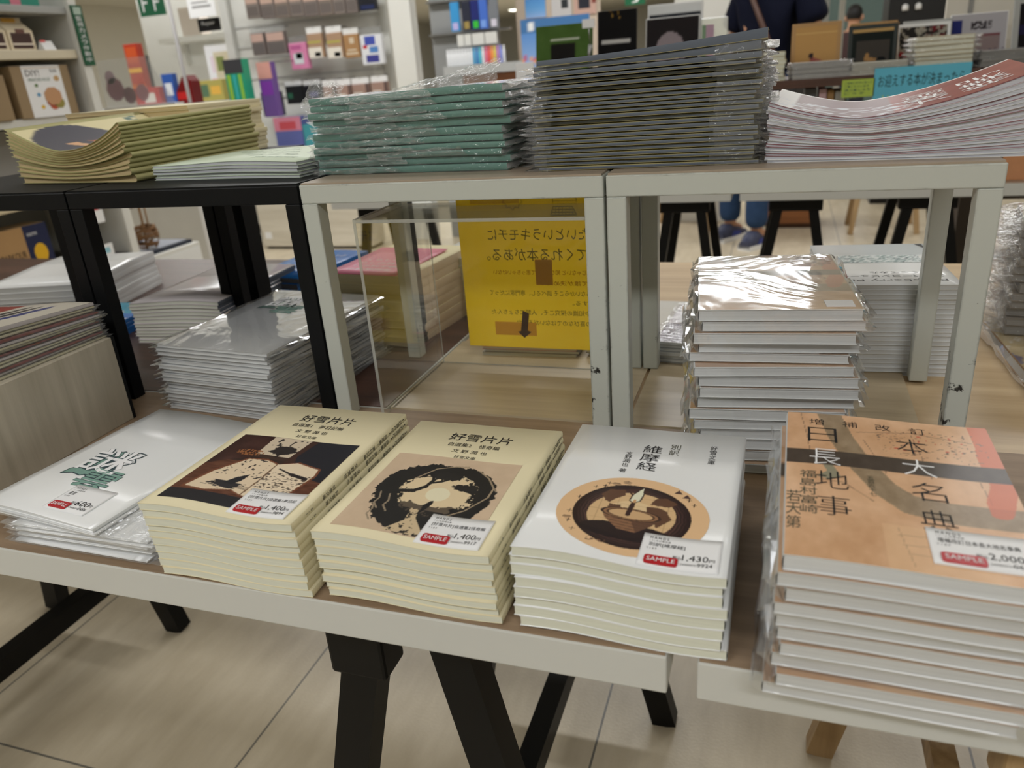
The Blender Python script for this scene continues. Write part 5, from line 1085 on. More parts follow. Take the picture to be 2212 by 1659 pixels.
def cake(label, y0, y1, x1):
    t = thing('cake_box', label, 'box', (x1-0.07, (y0+y1)/2, 1.3492), 0, 'gabled cake boxes on the left shelf'); w, d, h = 0.10, (y1-y0)/2, 0.072
    b = MB(); b.prism([(-w/2,0),(w/2,0),(w/2,h),(0.004,h+0.036),(0.004,h+0.05),(-0.004,h+0.05),(-0.004,h+0.036),(-w/2,h)], -d, d, C((232,218,190), 0.5)); b.build('box_body', t)
    b = MB(); b.box(w/2, -d+0.012, 0.008, w/2+0.0008, d-0.012, h-0.008, C((70,46,40), 0.4)); b.build('window', t)
    b = MB(); b.box(w/2+0.0008, -d+0.012, 0.02, w/2+0.0014, d-0.012, 0.027, C((240,226,210), 0.5)); b.box(w/2+0.0008, -0.02, h-0.010, w/2+0.0016, 0.02, h+0.006, C((110,76,66), 0.5)); b.box(-0.006, -0.03, h+0.02, 0.008, 0.03, h+0.048, C((222,170,70), 0.5)); b.build('printed_label', t)
cake('cream gabled cake box with a yellow handle on the left shelf', 2.020, 2.135, GX-0.02); cake('cream gabled cake box cut by the photo edge', 1.885, 2.012, GX-0.02)
t = thing('price_card', 'small white tent card with a pink top on the left shelf', 'price card', (GX-0.03, 2.175, 1.3492)); b = MB(); b.prism([(-0.02,0),(0.02,0),(0.001,0.035),(-0.001,0.035)], -0.028, 0.028, WH); b.build('card', t); b = MB(); b.box(0.001, -0.028, 0.03, 0.006, -0.005, 0.038, C((226,110,110), 0.5)); b.build('corner_mark', t)
t = boxy('gift_box', 'teal box with a pink ribbon on the topmost left shelf', 'box', GX-0.12, GX-0.01, 1.95, 2.18, 1.5092, 1.60, C((44,140,120), 0.5)); f = face_x(t); b = MB(); patch(b, f, 0.42, 0, 0.62, 1, C((206,120,140), 0.5)); b.build('ribbon', t)
t, f = kit('kraft and navy marble run kit box on the lowest left shelf', 1.56, 1.935, 0.4962, 0.705, GX-0.04)
b = MB(); fo = lambda u, v: f(u, v, 0.0006); patch(b, f, 0.0, 0, 0.70, 1, M['cardboard']); patch(b, f, 0.70, 0, 1, 1, C((28,36,72), 0.5)); b.text('MARBLE PARKOUR', (0.12, 0.42, 0.67, 0.56), INK, fo)
b.raw([f(0.85+0.085*math.cos(k*0.5), 0.45+0.19*math.sin(k*0.5), 0.0006) for k in range(13)], [tuple(range(13))], C((226,176,36), 0.5)); b.text('ROBOTIME', (0.74, 0.80, 0.86, 0.86), WH, fo); b.build('front_print', t)
t = thing('wooden_gear', 'toothed wooden gear toy on the lowest left shelf', 'toy', (GX-0.06, 2.09, 0.4962)); b = MB(); mi = b.mi(M['raw_wood']); n = 36; ring = [[], [], [], []]
for k in range(n*2):
    a = math.pi*k/n; ro = 0.062 if k % 2 else 0.056
    for q, (r, x) in enumerate(((ro, 0.006), (0.042, 0.006), (0.042, -0.006), (ro, -0.006))): ring[q].append(b.bm.verts.new((x, r*math.cos(a), 0.068+r*math.sin(a))))
for q in range(4):
    for k in range(n*2): b.bm.faces.new((ring[q][k], ring[q][(k+1) % (n*2)], ring[(q+1) % 4][(k+1) % (n*2)], ring[(q+1) % 4][k])).material_index = mi
b.build('gear_ring', t); b = MB(); b.box(-0.02, -0.05, 0, 0.02, 0.05, 0.008, M['raw_wood']); b.build('base', t)
t = boxy('price_card', 'white price tag hanging above the wooden gear', 'price card', GX-0.012, GX-0.010, 2.15, 2.21, 0.65, 0.705, WH, bevel=0); b = MB(); b.box(-0.001, -0.01, 0.055, 0.001, 0.012, 0.065, C((190,40,50), 0.5)); b.box(-0.0005, -0.0005, 0.064, 0.0005, 0.0005, 0.1202, M['steel']); b.build('red_clip', t)
t = boxy('price_card', 'white card with blue print standing right of the wooden gear', 'price card', GX-0.012, GX-0.009, 2.148, 2.212, 0.4962, 0.556, WH, bevel=0); f = face_x(t); b = MB(); patch(b, f, 0.2, 0.35, 0.7, 0.75, C((150,200,216), 0.5)); b.build('print', t)
# low white cabinet beyond the upright, with tray and twig tree
t = boxy('low_cabinet', 'low white cabinet beyond the left shelf unit', 'cabinet', GX-0.5, GX-0.002, 2.336, 2.752, 0, 0.440, M['white_panel']); b = MB(); b.box(0.2495, -0.2, 0.02, 0.252, 0.2, 0.42, M['white_plastic']); b.build('front_panel', t); b = MB(); b.tube([(0.2520,-0.19,0.41),(0.262,-0.19,0.41)], 0.006, M['black_plastic']); b.build('knob', t)
t = boxy('tray', 'dark navy tray on the low white cabinet', 'tray', GX-0.4, GX-0.03, 2.40, 2.735, 0.4402, 0.457, C((30,38,54), 0.25)); b = MB(); b.box(-0.165, -0.15, 0.0168, 0.165, 0.15, 0.0185, C((170,176,190), 0.2)); b.build('tray_lining', t)
t = thing('twig_ornament', 'brown twig basket ornament with a dark name board on the navy tray', 'ornament', (GX-0.10, 2.50, 0.4589)); rnd = random.Random(5); b = MB()
for k in range(60):
    a = rnd.uniform(0, 6.28); z = rnd.uniform(0.01, 0.11); r = 0.045+0.02*math.sin(z*25); b.tube([(r*math.cos(a+q*0.5), r*math.sin(a+q*0.5), z+rnd.uniform(-0.008, 0.008)) for q in range(4)], 0.004, C((120,86,54), 0.7), 5)
b.build('twig_nest', t); b = MB(); b.tube([(0,0,0.0),(0.004,0.006,0.14),(0,0.012,0.30)], 0.006, C((140,106,70), 0.7)); b.tube([(0.01,0.03,0.02),(0.012,0.034,0.30)], 0.004, C((150,116,80), 0.7)); b.build('stem', t)
b = MB(); b.box(0.012, -0.06, 0.205, 0.02, 0.02, 0.255, C((70,46,30), 0.6)); b.build('name_board', t); b = MB()
for k in range(40): a = rnd.uniform(0, 6.28); q = rnd.uniform(0.02, 0.06); z = rnd.uniform(0.27, 0.34); b.tube([(0,0.012,0.28),(q*math.cos(a), 0.012+q*math.sin(a), z)], 0.003, C((170,140,96), 0.7), 5)
b.build('twig_crown', t)

# ------------------------------------------------------------------ middle distance, left
t = thing('cabinet_row', 'long row of white cabinets on black wheels far back', 'cabinet', (-5.6, 5.25, 0)); b = MB(); b.box(-0.25, -1.45, 0.12, 0.25, 1.45, 1.0, M['white_panel']); b.build('carcass', t, bevel=0.004)
for y in (-1.3, -0.4, 0.3, 0.8, 1.35):
    b = MB(); b.tube([(0.20, y-0.02, 0.05),(0.20, y+0.02, 0.05)], 0.05, M['black_plastic'], 12); b.box(0.17, y-0.03, 0.05, 0.23, y+0.03, 0.13, M['black_plastic']); b.build('caster', t)
for y in (-0.7, 0.1, 0.9): b = MB(); b.box(0.2495, y-0.004, 0.13, 0.2525, y+0.004, 1.0, C((150,150,146), 0.5)); b.build('door_gap', t)
t = thing('wooden_plinth', 'whitewashed wooden plinth seen between the black and white risers', 'plinth', (-3.13, 4.56, 0)); b = MB(); b.box(-0.47, -0.10, 0.02, 0.47, 0.10, 0.66, wood('whitewashed_wood', (186,178,160), (222,216,202), 'x', 5)); b.build('body', t, bevel=0.004); b = MB(); b.box(-0.45, -0.08, 0, 0.45, 0.09, 0.02, M['black_plastic']); b.build('kick_base', t); b = MB(); b.box(-0.44, -0.1005, 0.08, -0.38, -0.1000, 0.13, WH); b.build('sticker', t)
# pegboard wall with hanging packets
PY = 4.9
t = thing('pegboard_stand', 'white pegboard stand hung with small craft packets', 'display stand', (-3.2, PY, 0))
b = MB(); b.box(-0.62, 0.02, 0.30, 0.60, 0.05, 2.3, M['white_panel']); b.build('panel', t)
for x in (-0.70, 0.60): b = MB(); b.box(x, -0.02, 0, x+0.07, 0.06, 2.4, C((206,206,200), 0.4)); b.build('post', t, bevel=0.003)
for x in (-0.70, 0.60): b = MB(); b.box(x, -0.20, 0, x+0.07, 0.08, 0.05, C((170,172,170), 0.4)); b.build('foot', t)
b = MB(); b.box(-0.62, -0.22, 0.69, 0.60, 0.02, 0.715, M['white_panel']); b.build('shelf', t)
for z in (1.06, 1.2, 1.42, 1.56, 1.78): b = MB(); b.box(-0.62, 0.012, z, 0.60, 0.0202, z+0.012, C((190,190,186), 0.4)); b.build('rail', t)
def packet(label, x0, x1, z0, z1, col, head=None, deco=(), n=3, group=None, y=PY-0.16, header_h=0.2):
    t = thing('hanging_packet', label, 'packet', ((x0+x1)/2, y, z0), 0, group); w, h = (x1-x0)*0.96, z1-z0; hb = h*(1-header_h)
    b = MB(); b.box(-w/2, -0.012, 0, w/2, 0.03, hb, C(col, 0.35)); b.build('pack', t, bevel=0.004)
    b = MB(); b.box(-w/2, -0.006, hb, w/2, 0.006, h, C(head, 0.4) if head else M['clear_plastic']); b.build('header', t)
    if deco:
        b = MB()
        for u0, v0, u1, v1, c in deco: b.raw([(-w/2+u0*w, -0.0128, v0*hb), (-w/2+u1*w, -0.0128, v0*hb), (-w/2+u1*w, -0.0128, v1*hb), (-w/2+u0*w, -0.0128, v1*hb)], [(0,1,2,3)], C(c, 0.4))
        b.build('print', t)
    b = MB(); b.tube([(0, -0.01, h*0.97), (0, PY+0.02-y, h*0.97+0.01)], 0.003, M['steel'], 6); b.build('hook', t)
    return t
row1 = [(-3.561,-3.447,1.601),(-3.439,-3.323,1.590),(-3.322,-3.203,1.585),(-3.202,-3.092,1.584),(-3.092,-2.972,1.574),(-2.972,-2.857,1.569),(-2.857,-2.765,1.568),(-2.760,-2.672,1.565)]
for i, (a, b_, z) in enumerate(row1):
    packet(f'{["first","second","third","fourth","fifth","sixth","seventh","eighth"][i]} grey-brown packet from the left in the top pegboard row', a, b_, z, z+0.19, [(128,118,112),(118,108,104),(124,112,104)][i % 3], (196,176,164), ((0.05,0.62,0.95,0.98,(188,160,146)),(0.1,0.1,0.9,0.5,(104,96,92))), group='grey-brown packets in the top pegboard row')
packet('black packet at the right end of the top pegboard row', -2.661, -2.530, 1.572, 1.73, (30,32,40), (60,60,66), ((0.1,0.05,0.9,0.25,(34,44,84)),))
for i, (a, b_, z0, z1) in enumerate(((-3.568,-3.452,1.358,1.514),(-3.442,-3.279,1.354,1.511))): packet(['narrow grey-brown packet at the left of the second pegboard row','wide grey-brown packet at the left of the second pegboard row'][i], a, b_, z0, z1+0.03, (116,106,102), None, ((0.05,0.6,0.95,0.95,(190,160,148)),(0.08,0.08,0.92,0.52,(98,92,90))))
packet('pink packet in the second pegboard row', -3.264, -3.115, 1.243, 1.46, (206,128,166), None, ((0.2,0.2,0.75,0.6,(200,206,210)),(0.35,0.4,0.7,0.62,(120,180,160)),(0.1,0.75,0.7,0.9,(176,90,140))))
for i, (a, b_, z0, z1) in enumerate(((-3.105,-2.981,1.309,1.505),(-2.951,-2.825,1.297,1.498))): packet(['left kraft and cream packet beside the pink one','right kraft and cream packet beside the plain kraft one'][i], a, b_, z0, z1, (168,138,112), (226,226,224), ((0.0,0.0,0.9,0.42,(224,218,206)),(0.4,0.05,0.8,0.22,(96,104,150)),(0.0,0.6,0.9,0.68,(176,170,80))))
packet('plain kraft packet in the second pegboard row', -2.818, -2.697, 1.287, 1.475, (166,128,88), (220,220,218), ((0.1,0.15,0.9,0.22,(214,200,176)),(0.2,0.3,0.8,0.36,(214,200,176)),(0.4,0.6,0.7,0.85,(206,190,166))))
packet('blue and white packet with a cord handle in the second pegboard row', -2.690, -2.520, 1.232, 1.47, (220,222,226), None, ((0.2,0.08,0.8,0.32,(64,66,140)),(0.2,0.66,0.7,0.95,(70,84,170)),(0.1,0.55,0.3,0.66,(190,60,70)),(0.4,0.4,0.8,0.6,(84,130,190))))
packet('white-topped dark packet at the left of the third pegboard row', -3.575, -3.40, 0.94, 1.15, (60,60,66), (216,218,220), ((0.1,0.5,0.9,0.9,(40,40,46)),(0.1,0.05,0.9,0.35,(150,160,190))))
packet('left black packet in the third pegboard row', -3.353, -3.206, 1.014, 1.17, (24,26,30), (200,202,204), ((0.1,0.3,0.4,0.6,(40,90,70)),)); packet('right black packet in the third pegboard row', -3.197, -3.052, 1.015, 1.165, (24,24,32), (200,202,204), ((0.3,0.3,0.8,0.6,(60,60,110)),))
for i, (a, b_, z0, z1) in enumerate(((-3.041,-2.929,1.02,1.156),(-2.926,-2.810,1.02,1.155),(-2.802,-2.664,1.022,1.155),(-2.649,-2.520,1.028,1.157))): packet(['first','second','third','last'][i]+' white-headed kraft packet in the third pegboard row', a, b_, z0, z1, (160,132,120), (228,228,228), ((0.05,0.05,0.6,0.4,(216,206,196)),(0.8,0.0,1.0,1.0,(96,78,74))), group='white-headed kraft packets in the third pegboard row', header_h=0.3)
t = boxy('toy_box', 'pink and blue box on the pegboard shelf', 'box', -3.467, -3.235, 4.68, 4.80, 0.7152, 0.929, C((96,104,164), 0.4)); f = face_y(t); b = MB(); patch(b, f, 0, 0.55, 1, 1, C((206,130,150), 0.4)); patch(b, f, 0.2, 0.6, 0.8, 0.85, C((196,80,90), 0.4), 0.0006); b.build('front_print', t)
boxy('toy_box', 'teal box beside the pink and blue one', 'box', -3.228, -3.087, 4.68, 4.80, 0.7152, 0.868, C((70,150,160), 0.4))
t = boxy('bottle_pack', 'green and teal bottle packs hanging left of the pegboard', 'packet', -3.459, -3.311, 4.22, 4.30, 1.017, 1.33, C((40,150,116), 0.3)); f = face_y(t); b = MB(); patch(b, f, 0, 0.72, 1, 1, C((60,60,64), 0.4))
for u, c in ((0.1,(150,190,60)),(0.4,(60,170,170)),(0.7,(140,190,70))): patch(b, f, u, 0.05, u+0.16, 0.7, C(c, 0.3), 0.0006)
b.build('print', t); b = MB(); b.tube([(0,0,0.31),(0,0.68,0.33)], 0.004, M['steel'], 6); b.build('hook', t)
t = boxy('toy_pack', 'purple and yellow toy pack left of the pegboard', 'packet', -3.300, -3.19, 4.36, 4.42, 0.95, 1.30, C((110,80,150), 0.4)); f = face_y(t); b = MB(); patch(b, f, 0, 0.7, 1, 1, C((206,150,140), 0.4)); patch(b, f, 0.1, 0.4, 0.9, 0.66, C((130,60,170), 0.4)); b.build('print', t); b = MB(); b.tube([(0,0,0.345),(0,0.54,0.36)], 0.004, M['steel'], 6); b.build('hook', t)
b = MB(); b.box(-0.08, -0.05, 0, 0.08, 0.05, 2.6, C((222,222,216), 0.4)); o = b.build('white_column', bevel=0.004); o.location = (-2.375, 4.8, 0); tag(o, 'white upright column right of the pegboard stand', 'column')
# marker shelves right of the column
t = thing('marker_stand', 'grey stand with pen packs and a marker shelf right of the white column', 'display stand', (-1.75, 4.75, 0)); X_ = lambda x: x+1.75
b = MB(); b.box(X_(-2.20), 0.10, 0, X_(-1.72), 0.13, 2.3, C((150,152,152), 0.5)); b.build('panel', t)
b = MB(); b.box(X_(-2.02), -0.18, 1.122, X_(-1.42), 0.099, 1.177, C((176,178,178), 0.4)); b.build('shelf', t); b = MB(); b.box(X_(-1.90), -0.15, 0.0, X_(-1.45), 0.2, 1.118, wood('brown_counter', (104,62,34), (140,88,52), 'x', 8)); b.build('counter', t)
b = MB(); b.box(X_(-2.2), 0.05, 1.375, X_(-1.62), 0.1, 1.387, M['steel']); b.build('rail', t); b = MB(); b.box(X_(-2.2), 0.05, 1.575, X_(-1.62), 0.1, 1.587, M['steel']); b.build('rail', t)
for i, (a, c_) in enumerate(zip((-1.989,-1.909,-1.846,-1.793,-1.721), ((60,150,210),(40,44,60),(30,40,110),(70,110,200),(120,124,130)))):
    t = boxy('pen_pack', ['bright blue','black','dark navy','mid blue','grey'][i]+' pen pack hanging right of the white column', 'packet', a, a+0.060, 4.70, 4.72, 1.387, 1.56, C(c_, 0.3), 'pen packs right of the white column'); f = face_y(t); b = MB(); patch(b, f, 0.2, 0.05, 0.8, 0.3, C([(190,180,230),(160,140,80),(60,190,60),(120,160,230),(210,206,220)][i], 0.3)); b.build('print', t); b = MB(); b.tube([(0,0,0.168),(0,0.11,0.17)], 0.003, M['steel'], 6); b.build('hook', t)
for i, a in enumerate((-1.956,-1.905,-1.851,-1.762)):
    w_ = 0.046 if i < 2 else 0.082; t = boxy('refill_pack', ['first narrow','second narrow','first wide','second wide'][i]+' white pack from the left below the pen packs', 'packet', a, a+w_, 4.70, 4.715, 1.295, 1.365, C((222,222,216), 0.4), 'white packs below the pen packs'); b = MB(); b.tube([(0,0,0.066),(0,0.11,0.07)], 0.003, M['steel'], 6); b.build('hook', t)
mk = [(236,238,240)]*9+[(90,170,210),(70,140,200),(90,190,210),(230,232,236),(226,120,150),(236,90,90),(240,150,70),(226,200,90),(190,130,190),(140,150,220),(220,222,226)]
for i, c_ in enumerate(mk):
    x = -2.0+i*0.0205; o = MB(); o.lathe([(0.008,0),(0.0085,0.004),(0.0085,0.075),(0.006,0.078),(0.006,0.10),(0.005,0.103)], C(c_, 0.3), 10); q = o.build('marker_pen'); q.location = (x, 4.62, 1.1772); tag(q, f'{["white","pale blue","coloured"][0 if i < 9 or i > 18 else (1 if i < 13 else 2)]} marker pen standing in the row on the grey marker shelf', 'marker', 'marker pens on the grey marker shelf')
# posters and boards
t = thing('room_divider', 'beige panel with posters beyond the moss-green book', 'divider', (-1.36, 5.08, 0)); b = MB(); b.box(-0.30, 0, 0, 0.28, 0.03, 2.4, C((206,190,172), 0.6)); b.build('board', t)
def poster(label, x0, x1, z0, z1, y, art):
    t = thing('poster', label, 'poster', ((x0+x1)/2, y, z0)); w, h = x1-x0, z1-z0; b = MB(); b.box(-w/2, 0, 0, w/2, 0.004, h, WH); b.build('sheet', t); art_mesh('picture', t, -w/2, 0, w/2, h, 24, 24, art, lambda x, z: (x, -0.0005, z), M['print']); return t
poster('small sky-blue poster on the beige panel', -1.589, -1.447, 1.440, 1.560, 5.07, lambda u, v: np.stack([90+70*(1-v)**2, 150+40*(1-v), 220+20*(1-v)], -1))
def art_wh(u, v):
    c = np.zeros(u.shape+(3,)); c[:] = (206,204,204); put(c, (u > 0.5)&(v > 0.35)&(v < 0.8)&(u < 0.85), (40,46,50)); return c
poster('white poster with a dark mark on the beige panel', -1.405, -1.270, 1.435, 1.56, 5.07, art_wh)
def art_pk(u, v):
    c = np.zeros(u.shape+(3,)); c[:] = (206,170,156); put(c, (u > 0.2)&(u < 0.7)&(v > 0.3), (34,36,50)); put(c, (u > 0.82)&(v > 0.5), (130,60,50)); return c
poster('pinkish poster with a dark block on the beige panel', -1.25, -1.10, 1.43, 1.56, 5.07, art_pk)
def art_city(u, v):
    c = np.zeros(u.shape+(3,)); c[...,0] = 70+90*(1-v); c[...,1] = 130+60*(1-v); c[...,2] = 206+30*(1-v); put(c, (v > 0.70), (70,120,176)); put(c, (v < 0.22)&(vnoise(u, v, 22, 2) > 0.4), (236,170,120)); put(c, (v < 0.3)&(vnoise(u, v, 18, 6) > 0.66), (200,90,130)); put(c, np.sqrt(((u-0.14)/0.05)**2+((v-0.84)/0.1)**2) < 1, (240,244,246)); return c
t = poster('large blue poster with a bright lower edge behind the moss-green book', -1.357, -0.950, 1.13, 1.39, 4.2, art_city); b = MB(); b.box(-0.2, 0.004, -1.13, -0.17, 0.02, 0.26, M['white_plastic']); b.build('stand_leg', t); b = MB(); b.box(0.17, 0.004, -1.13, 0.2, 0.02, 0.26, M['white_plastic']); b.build('stand_leg', t)
t = thing('storage_tin', 'blue tin beside the large blue poster', 'tin', (-1.42, 4.62, 1.1772)); b = MB(); b.lathe([(0.035,0),(0.036,0.1),(0.03,0.105)], C((60,120,170), 0.35), 16); b.build('body', t); b = MB(); b.lathe([(0.0365,0.03),(0.0365,0.07)], C((190,180,160), 0.5), 16); b.build('label_band', t)
# centre left: white wall fixtures
b = MB(); b.box(-1.1, -0.03, 0, 0.75, 0.03, 2.5, M['white_panel']); o = b.build('partition_panel'); o.location = (-5.3, 6.9, 0); tag(o, 'white partition carrying the green letter sign', 'partition')
t = thing('letter_sign', 'green hanging sign with two white letters F', 'sign', (-5.03, 5.5, 1.775)); b = MB(); b.box(-0.13, -0.01, 0, 0.13, 0.01, 0.20, C((20,92,60), 0.5)); b.build('board', t); b = MB(); b.text('F F', (-0.09, 0.035, 0.09, 0.165), WH, lambda u, v: (u, -0.0112, v)); b.build('letters', t); b = MB(); b.tube([(-0.1,0,0.2),(-0.1,0,CEIL-1.775)], 0.003, M['steel'], 6); b.tube([(0.1,0,0.2),(0.1,0,CEIL-1.775)], 0.003, M['steel'], 6); b.build('hanger', t)
t = thing('letter_sign', 'small green hanging sign with a white letter far back', 'sign', (-1.35, 8.0, 1.62)); b = MB(); b.box(-0.1, -0.01, 0, 0.1, 0.01, 0.14, C((20,92,60), 0.5)); b.build('board', t); b = MB(); b.text('J', (-0.03, 0.02, 0.04, 0.12), WH, lambda u, v: (u, -0.0112, v)); b.build('letters', t); b = MB(); b.tube([(0,0,0.14),(0,0,CEIL-1.62)], 0.003, M['steel'], 6); b.build('hanger', t)
t = boxy('column_sign', 'tall narrow green sign with white characters on the left upright', 'sign', -2.683, -2.678, 2.296, 2.352, 1.285, 1.515, C((24,84,54), 0.5), bevel=0); f = face_x(t, 0.001); b = MB(); patch(b, f, 0.15, 0.85, 0.85, 0.97, C((170,190,176), 0.5))
for k, ch in enumerate('監視カメラ作動中'): b.text(ch, (0.22, 0.75-k*0.098, 0.78, 0.825-k*0.098), WH, f)
b.build('letters', t)
t = thing('wall_shelf', 'white wall shelf under the green letter sign', 'shelf', (-5.2, 6.7, 1.62)); b = MB(); b.box(-0.75, -0.15, 0, 0.55, 0.168, 0.05, M['white_panel']); b.build('board', t); b = MB(); b.box(-0.7, 0.1, -0.2, -0.66, 0.168, 0, M['white_panel']); b.build('bracket', t); b = MB(); b.box(0.46, 0.1, -0.2, 0.5, 0.168, 0, M['white_panel']); b.build('bracket', t)
t = thing('counter_unit', 'white counter in front of the partition, piled with small goods', 'counter', (-4.3, 4.9, 0)); b = MB(); b.box(-0.98, -0.5, 0.1, 0.35, 0.6, 1.05, M['white_panel']); b.build('body', t, bevel=0.004); b = MB(); b.box(-1.0, -0.52, 1.05, 0.37, 0.62, 1.075, M['white_plastic']); b.build('top', t); b = MB(); b.box(-0.95, -0.4, 0, 0.3, 0.5, 0.1, M['black_plastic']); b.build('plinth', t)
def goods(label, x, y, w, h, d, col, z=1.0752, name='goods_box', decos=(), cat='box'):
    t = boxy(name, label, cat, x-w/2, x+w/2, y-d/2, y+d/2, z, z+h, C(col, 0.4)); f = face_y(t); b = MB()
    for u0, v0, u1, v1, c in decos: patch(b, f, u0, v0, u1, v1, C(c, 0.4), 0.0004)
    if decos: b.build('front_print', t)
    return t
goods('tall red and yellow box on the white counter', -4.42, 4.5, 0.12, 0.43, 0.06, (170,54,34), decos=((0,0.55,1,0.62,(226,170,50)),(0,0.3,1,0.36,(206,110,40)),(0.1,0.7,0.9,0.95,(190,80,40))))
goods('low black box on the white counter', -4.62, 4.75, 0.14, 0.36, 0.06, (34,34,40), decos=((0.2,0.3,0.8,0.6,(150,150,150)),))
goods('blue pack on the white counter', -4.16, 4.5, 0.10, 0.21, 0.05, (50,90,170), decos=((0.2,0.3,0.8,0.7,(220,226,232)),)); goods('red and white pack on the white counter', -4.32, 4.46, 0.20, 0.13, 0.06, (186,50,50), decos=((0.3,0.2,0.8,0.7,(232,226,214)),(0.05,0.6,0.3,0.9,(206,150,80))))
goods('yellow-green pack on the white counter', -4.06, 4.86, 0.22, 0.15, 0.1, (176,166,90), decos=((0.1,0.2,0.4,0.8,(90,120,90)),(0.5,0.3,0.9,0.7,(226,180,80)))); goods('teal pack behind the red and white one', -4.35, 4.95, 0.16, 0.10, 0.1, (90,140,150))
for k, (c1, c2) in enumerate((((226,100,130),(240,200,70)),((220,110,90),(90,160,210)),((210,110,170),(240,170,70)))): goods(['bottom','middle','top'][k]+' tray of coloured markers at the right of the white counter', -3.80, 5.17, 0.14, 0.06, 0.1, (230,230,232), 1.16+k*0.0605 if k else 1.16, 'marker_tray', tuple((0.05+q*0.19, 0.1, 0.2+q*0.19, 0.9, (c1, c2, (80,130,200), (240,200,80), (230,120,110))[q]) for q in range(5)), 'tray')
goods('white display pedestal under the coloured marker trays', -3.80, 5.17, 0.2, 1.1598, 0.16, (222,222,224), 0.0, 'display_pedestal', cat='pedestal')
t = goods('bright white display board with pastel prints on the white counter', -4.30, 5.40, 0.40, 0.42, 0.03, (240,240,242), decos=((0.05,0.1,0.3,0.4,(240,200,210)),(0.35,0.1,0.6,0.4,(200,226,232)),(0.65,0.1,0.95,0.4,(226,232,200)),(0.1,0.5,0.9,0.8,(236,220,230))), cat='board')
t = thing('basket', 'striped woven basket on the white wall shelf', 'basket', (-5.02, 6.66, 1.6702)); b = MB(); b.lathe([(0.08,0),(0.15,0.02),(0.14,0.09),(0.10,0.15),(0.02,0.17)], C((176,150,130), 0.7), 20); b.build('body', t); b = MB(); b.lathe([(0.02,0.168),(0.04,0.2),(0.02,0.23),(0.005,0.24)], WH, 12); b.build('lid_knob', t)
goods('brown carton on the white wall shelf', -4.80, 6.66, 0.14, 0.22, 0.12, (160,130,106), 1.6702); goods('beige carton at the left on the white wall shelf', -5.55, 6.66, 0.24, 0.26, 0.14, (206,196,184), 1.6702)
t = thing('red_container', 'dark red scoop-shaped container right of the counter', 'container', (-4.02, 4.50, 1.0752)); b = MB(); b.prism([(-0.06,0),(0.08,0),(0.08,0.15),(0.05,0.19),(0.01,0.18),(-0.06,0.08)], -0.05, 0.05, C((110,22,24), 0.3)); b.build('body', t); b = MB(); b.box(-0.055, -0.053, 0.03, 0.03, -0.0505, 0.08, C((190,40,40), 0.3)); b.build('front_tab', t)
t = thing('acrylic_divider', 'clear slanted divider with a pinkish picture on the shelf end', 'divider', (-3.62, 3.6, 1.10)); b = MB(); b.raw([(-0.29,0,0),(0.24,0,0),(0.10,0,0.27),(-0.29,0,0.27)], [(0,1,2,3)], M['clear_plastic']); b.raw([(-0.29,0.004,0),(0.24,0.004,0),(0.10,0.004,0.27),(-0.29,0.004,0.27)], [(3,2,1,0)], M['clear_plastic']); b.build('sheet', t)
b = MB()
for u, v, r, c in ((-0.2,0.10,0.07,(150,100,110)),(-0.1,0.06,0.05,(130,90,96)),(0.0,0.07,0.05,(206,150,160)),(-0.22,0.17,0.04,(180,150,160))): b.raw([(u+r*math.cos(k*0.63), 0.012, v+r*math.sin(k*0.63)) for k in range(10)], [tuple(range(10))], C(c, 0.5))
b.build('picture', t); b = MB(); b.box(-0.30, -0.02, -1.10, 0.25, 0.06, -0.0005, C((200,200,198), 0.5)); b.build('pedestal', t)
t = thing('hanging_sign', 'white paper sign beside the light beyond the left counter', 'sign', (-3.83, 4.6, 1.635)); b = MB(); b.box(-0.115, -0.002, 0, 0.115, 0.002, 0.16, WH); b.build('sheet', t); b = MB(); b.box(-0.08, -0.0028, 0.06, 0.08, -0.0021, 0.075, C((150,150,150), 0.5)); b.box(-0.08, -0.0028, 0.09, 0.06, -0.0021, 0.10, C((150,150,150), 0.5)); b.build('print', t); b = MB(); b.tube([(0,0,0.16),(0,0,CEIL-1.635)], 0.003, M['steel'], 6); b.build('hanger', t)
t = thing('hanging_sign', 'black sign with white script under the white paper sign', 'sign', (-3.84, 4.66, 1.545)); b = MB(); b.box(-0.095, -0.004, 0, 0.095, 0.004, 0.085, M['black_plastic']); b.build('board', t); b = MB(); b.text('Repair', (-0.06, 0.035, 0.05, 0.065), WH, lambda u, v: (u, -0.0046, v)); b.build('script', t); b = MB(); b.tube([(0,0.006,0.085),(0,0.006,CEIL-1.545)], 0.003, M['steel'], 6); b.build('hanger', t)
t = thing('divider_post', 'thin grey post between the counter and the pegboard stand', 'post', (-3.83, 4.27, 0)); b = MB(); b.tube([(0,0,0.01),(0,0,2.3)], 0.012, C((170,168,168), 0.4), 10); b.build('pole', t); b = MB(); b.lathe([(0.10,0),(0.10,0.01),(0.015,0.014)], C((120,120,120), 0.4), 18); b.build('foot', t)
goods('tall beige carton with green print beyond the thin grey post', -4.2, 5.3, 0.24, 0.36, 0.1, (214,204,176), decos=((0.1,0.6,0.4,0.9,(130,140,80)),(0.5,0.5,0.9,0.7,(200,180,120)),(0.1,0.1,0.4,0.4,(140,150,90))))

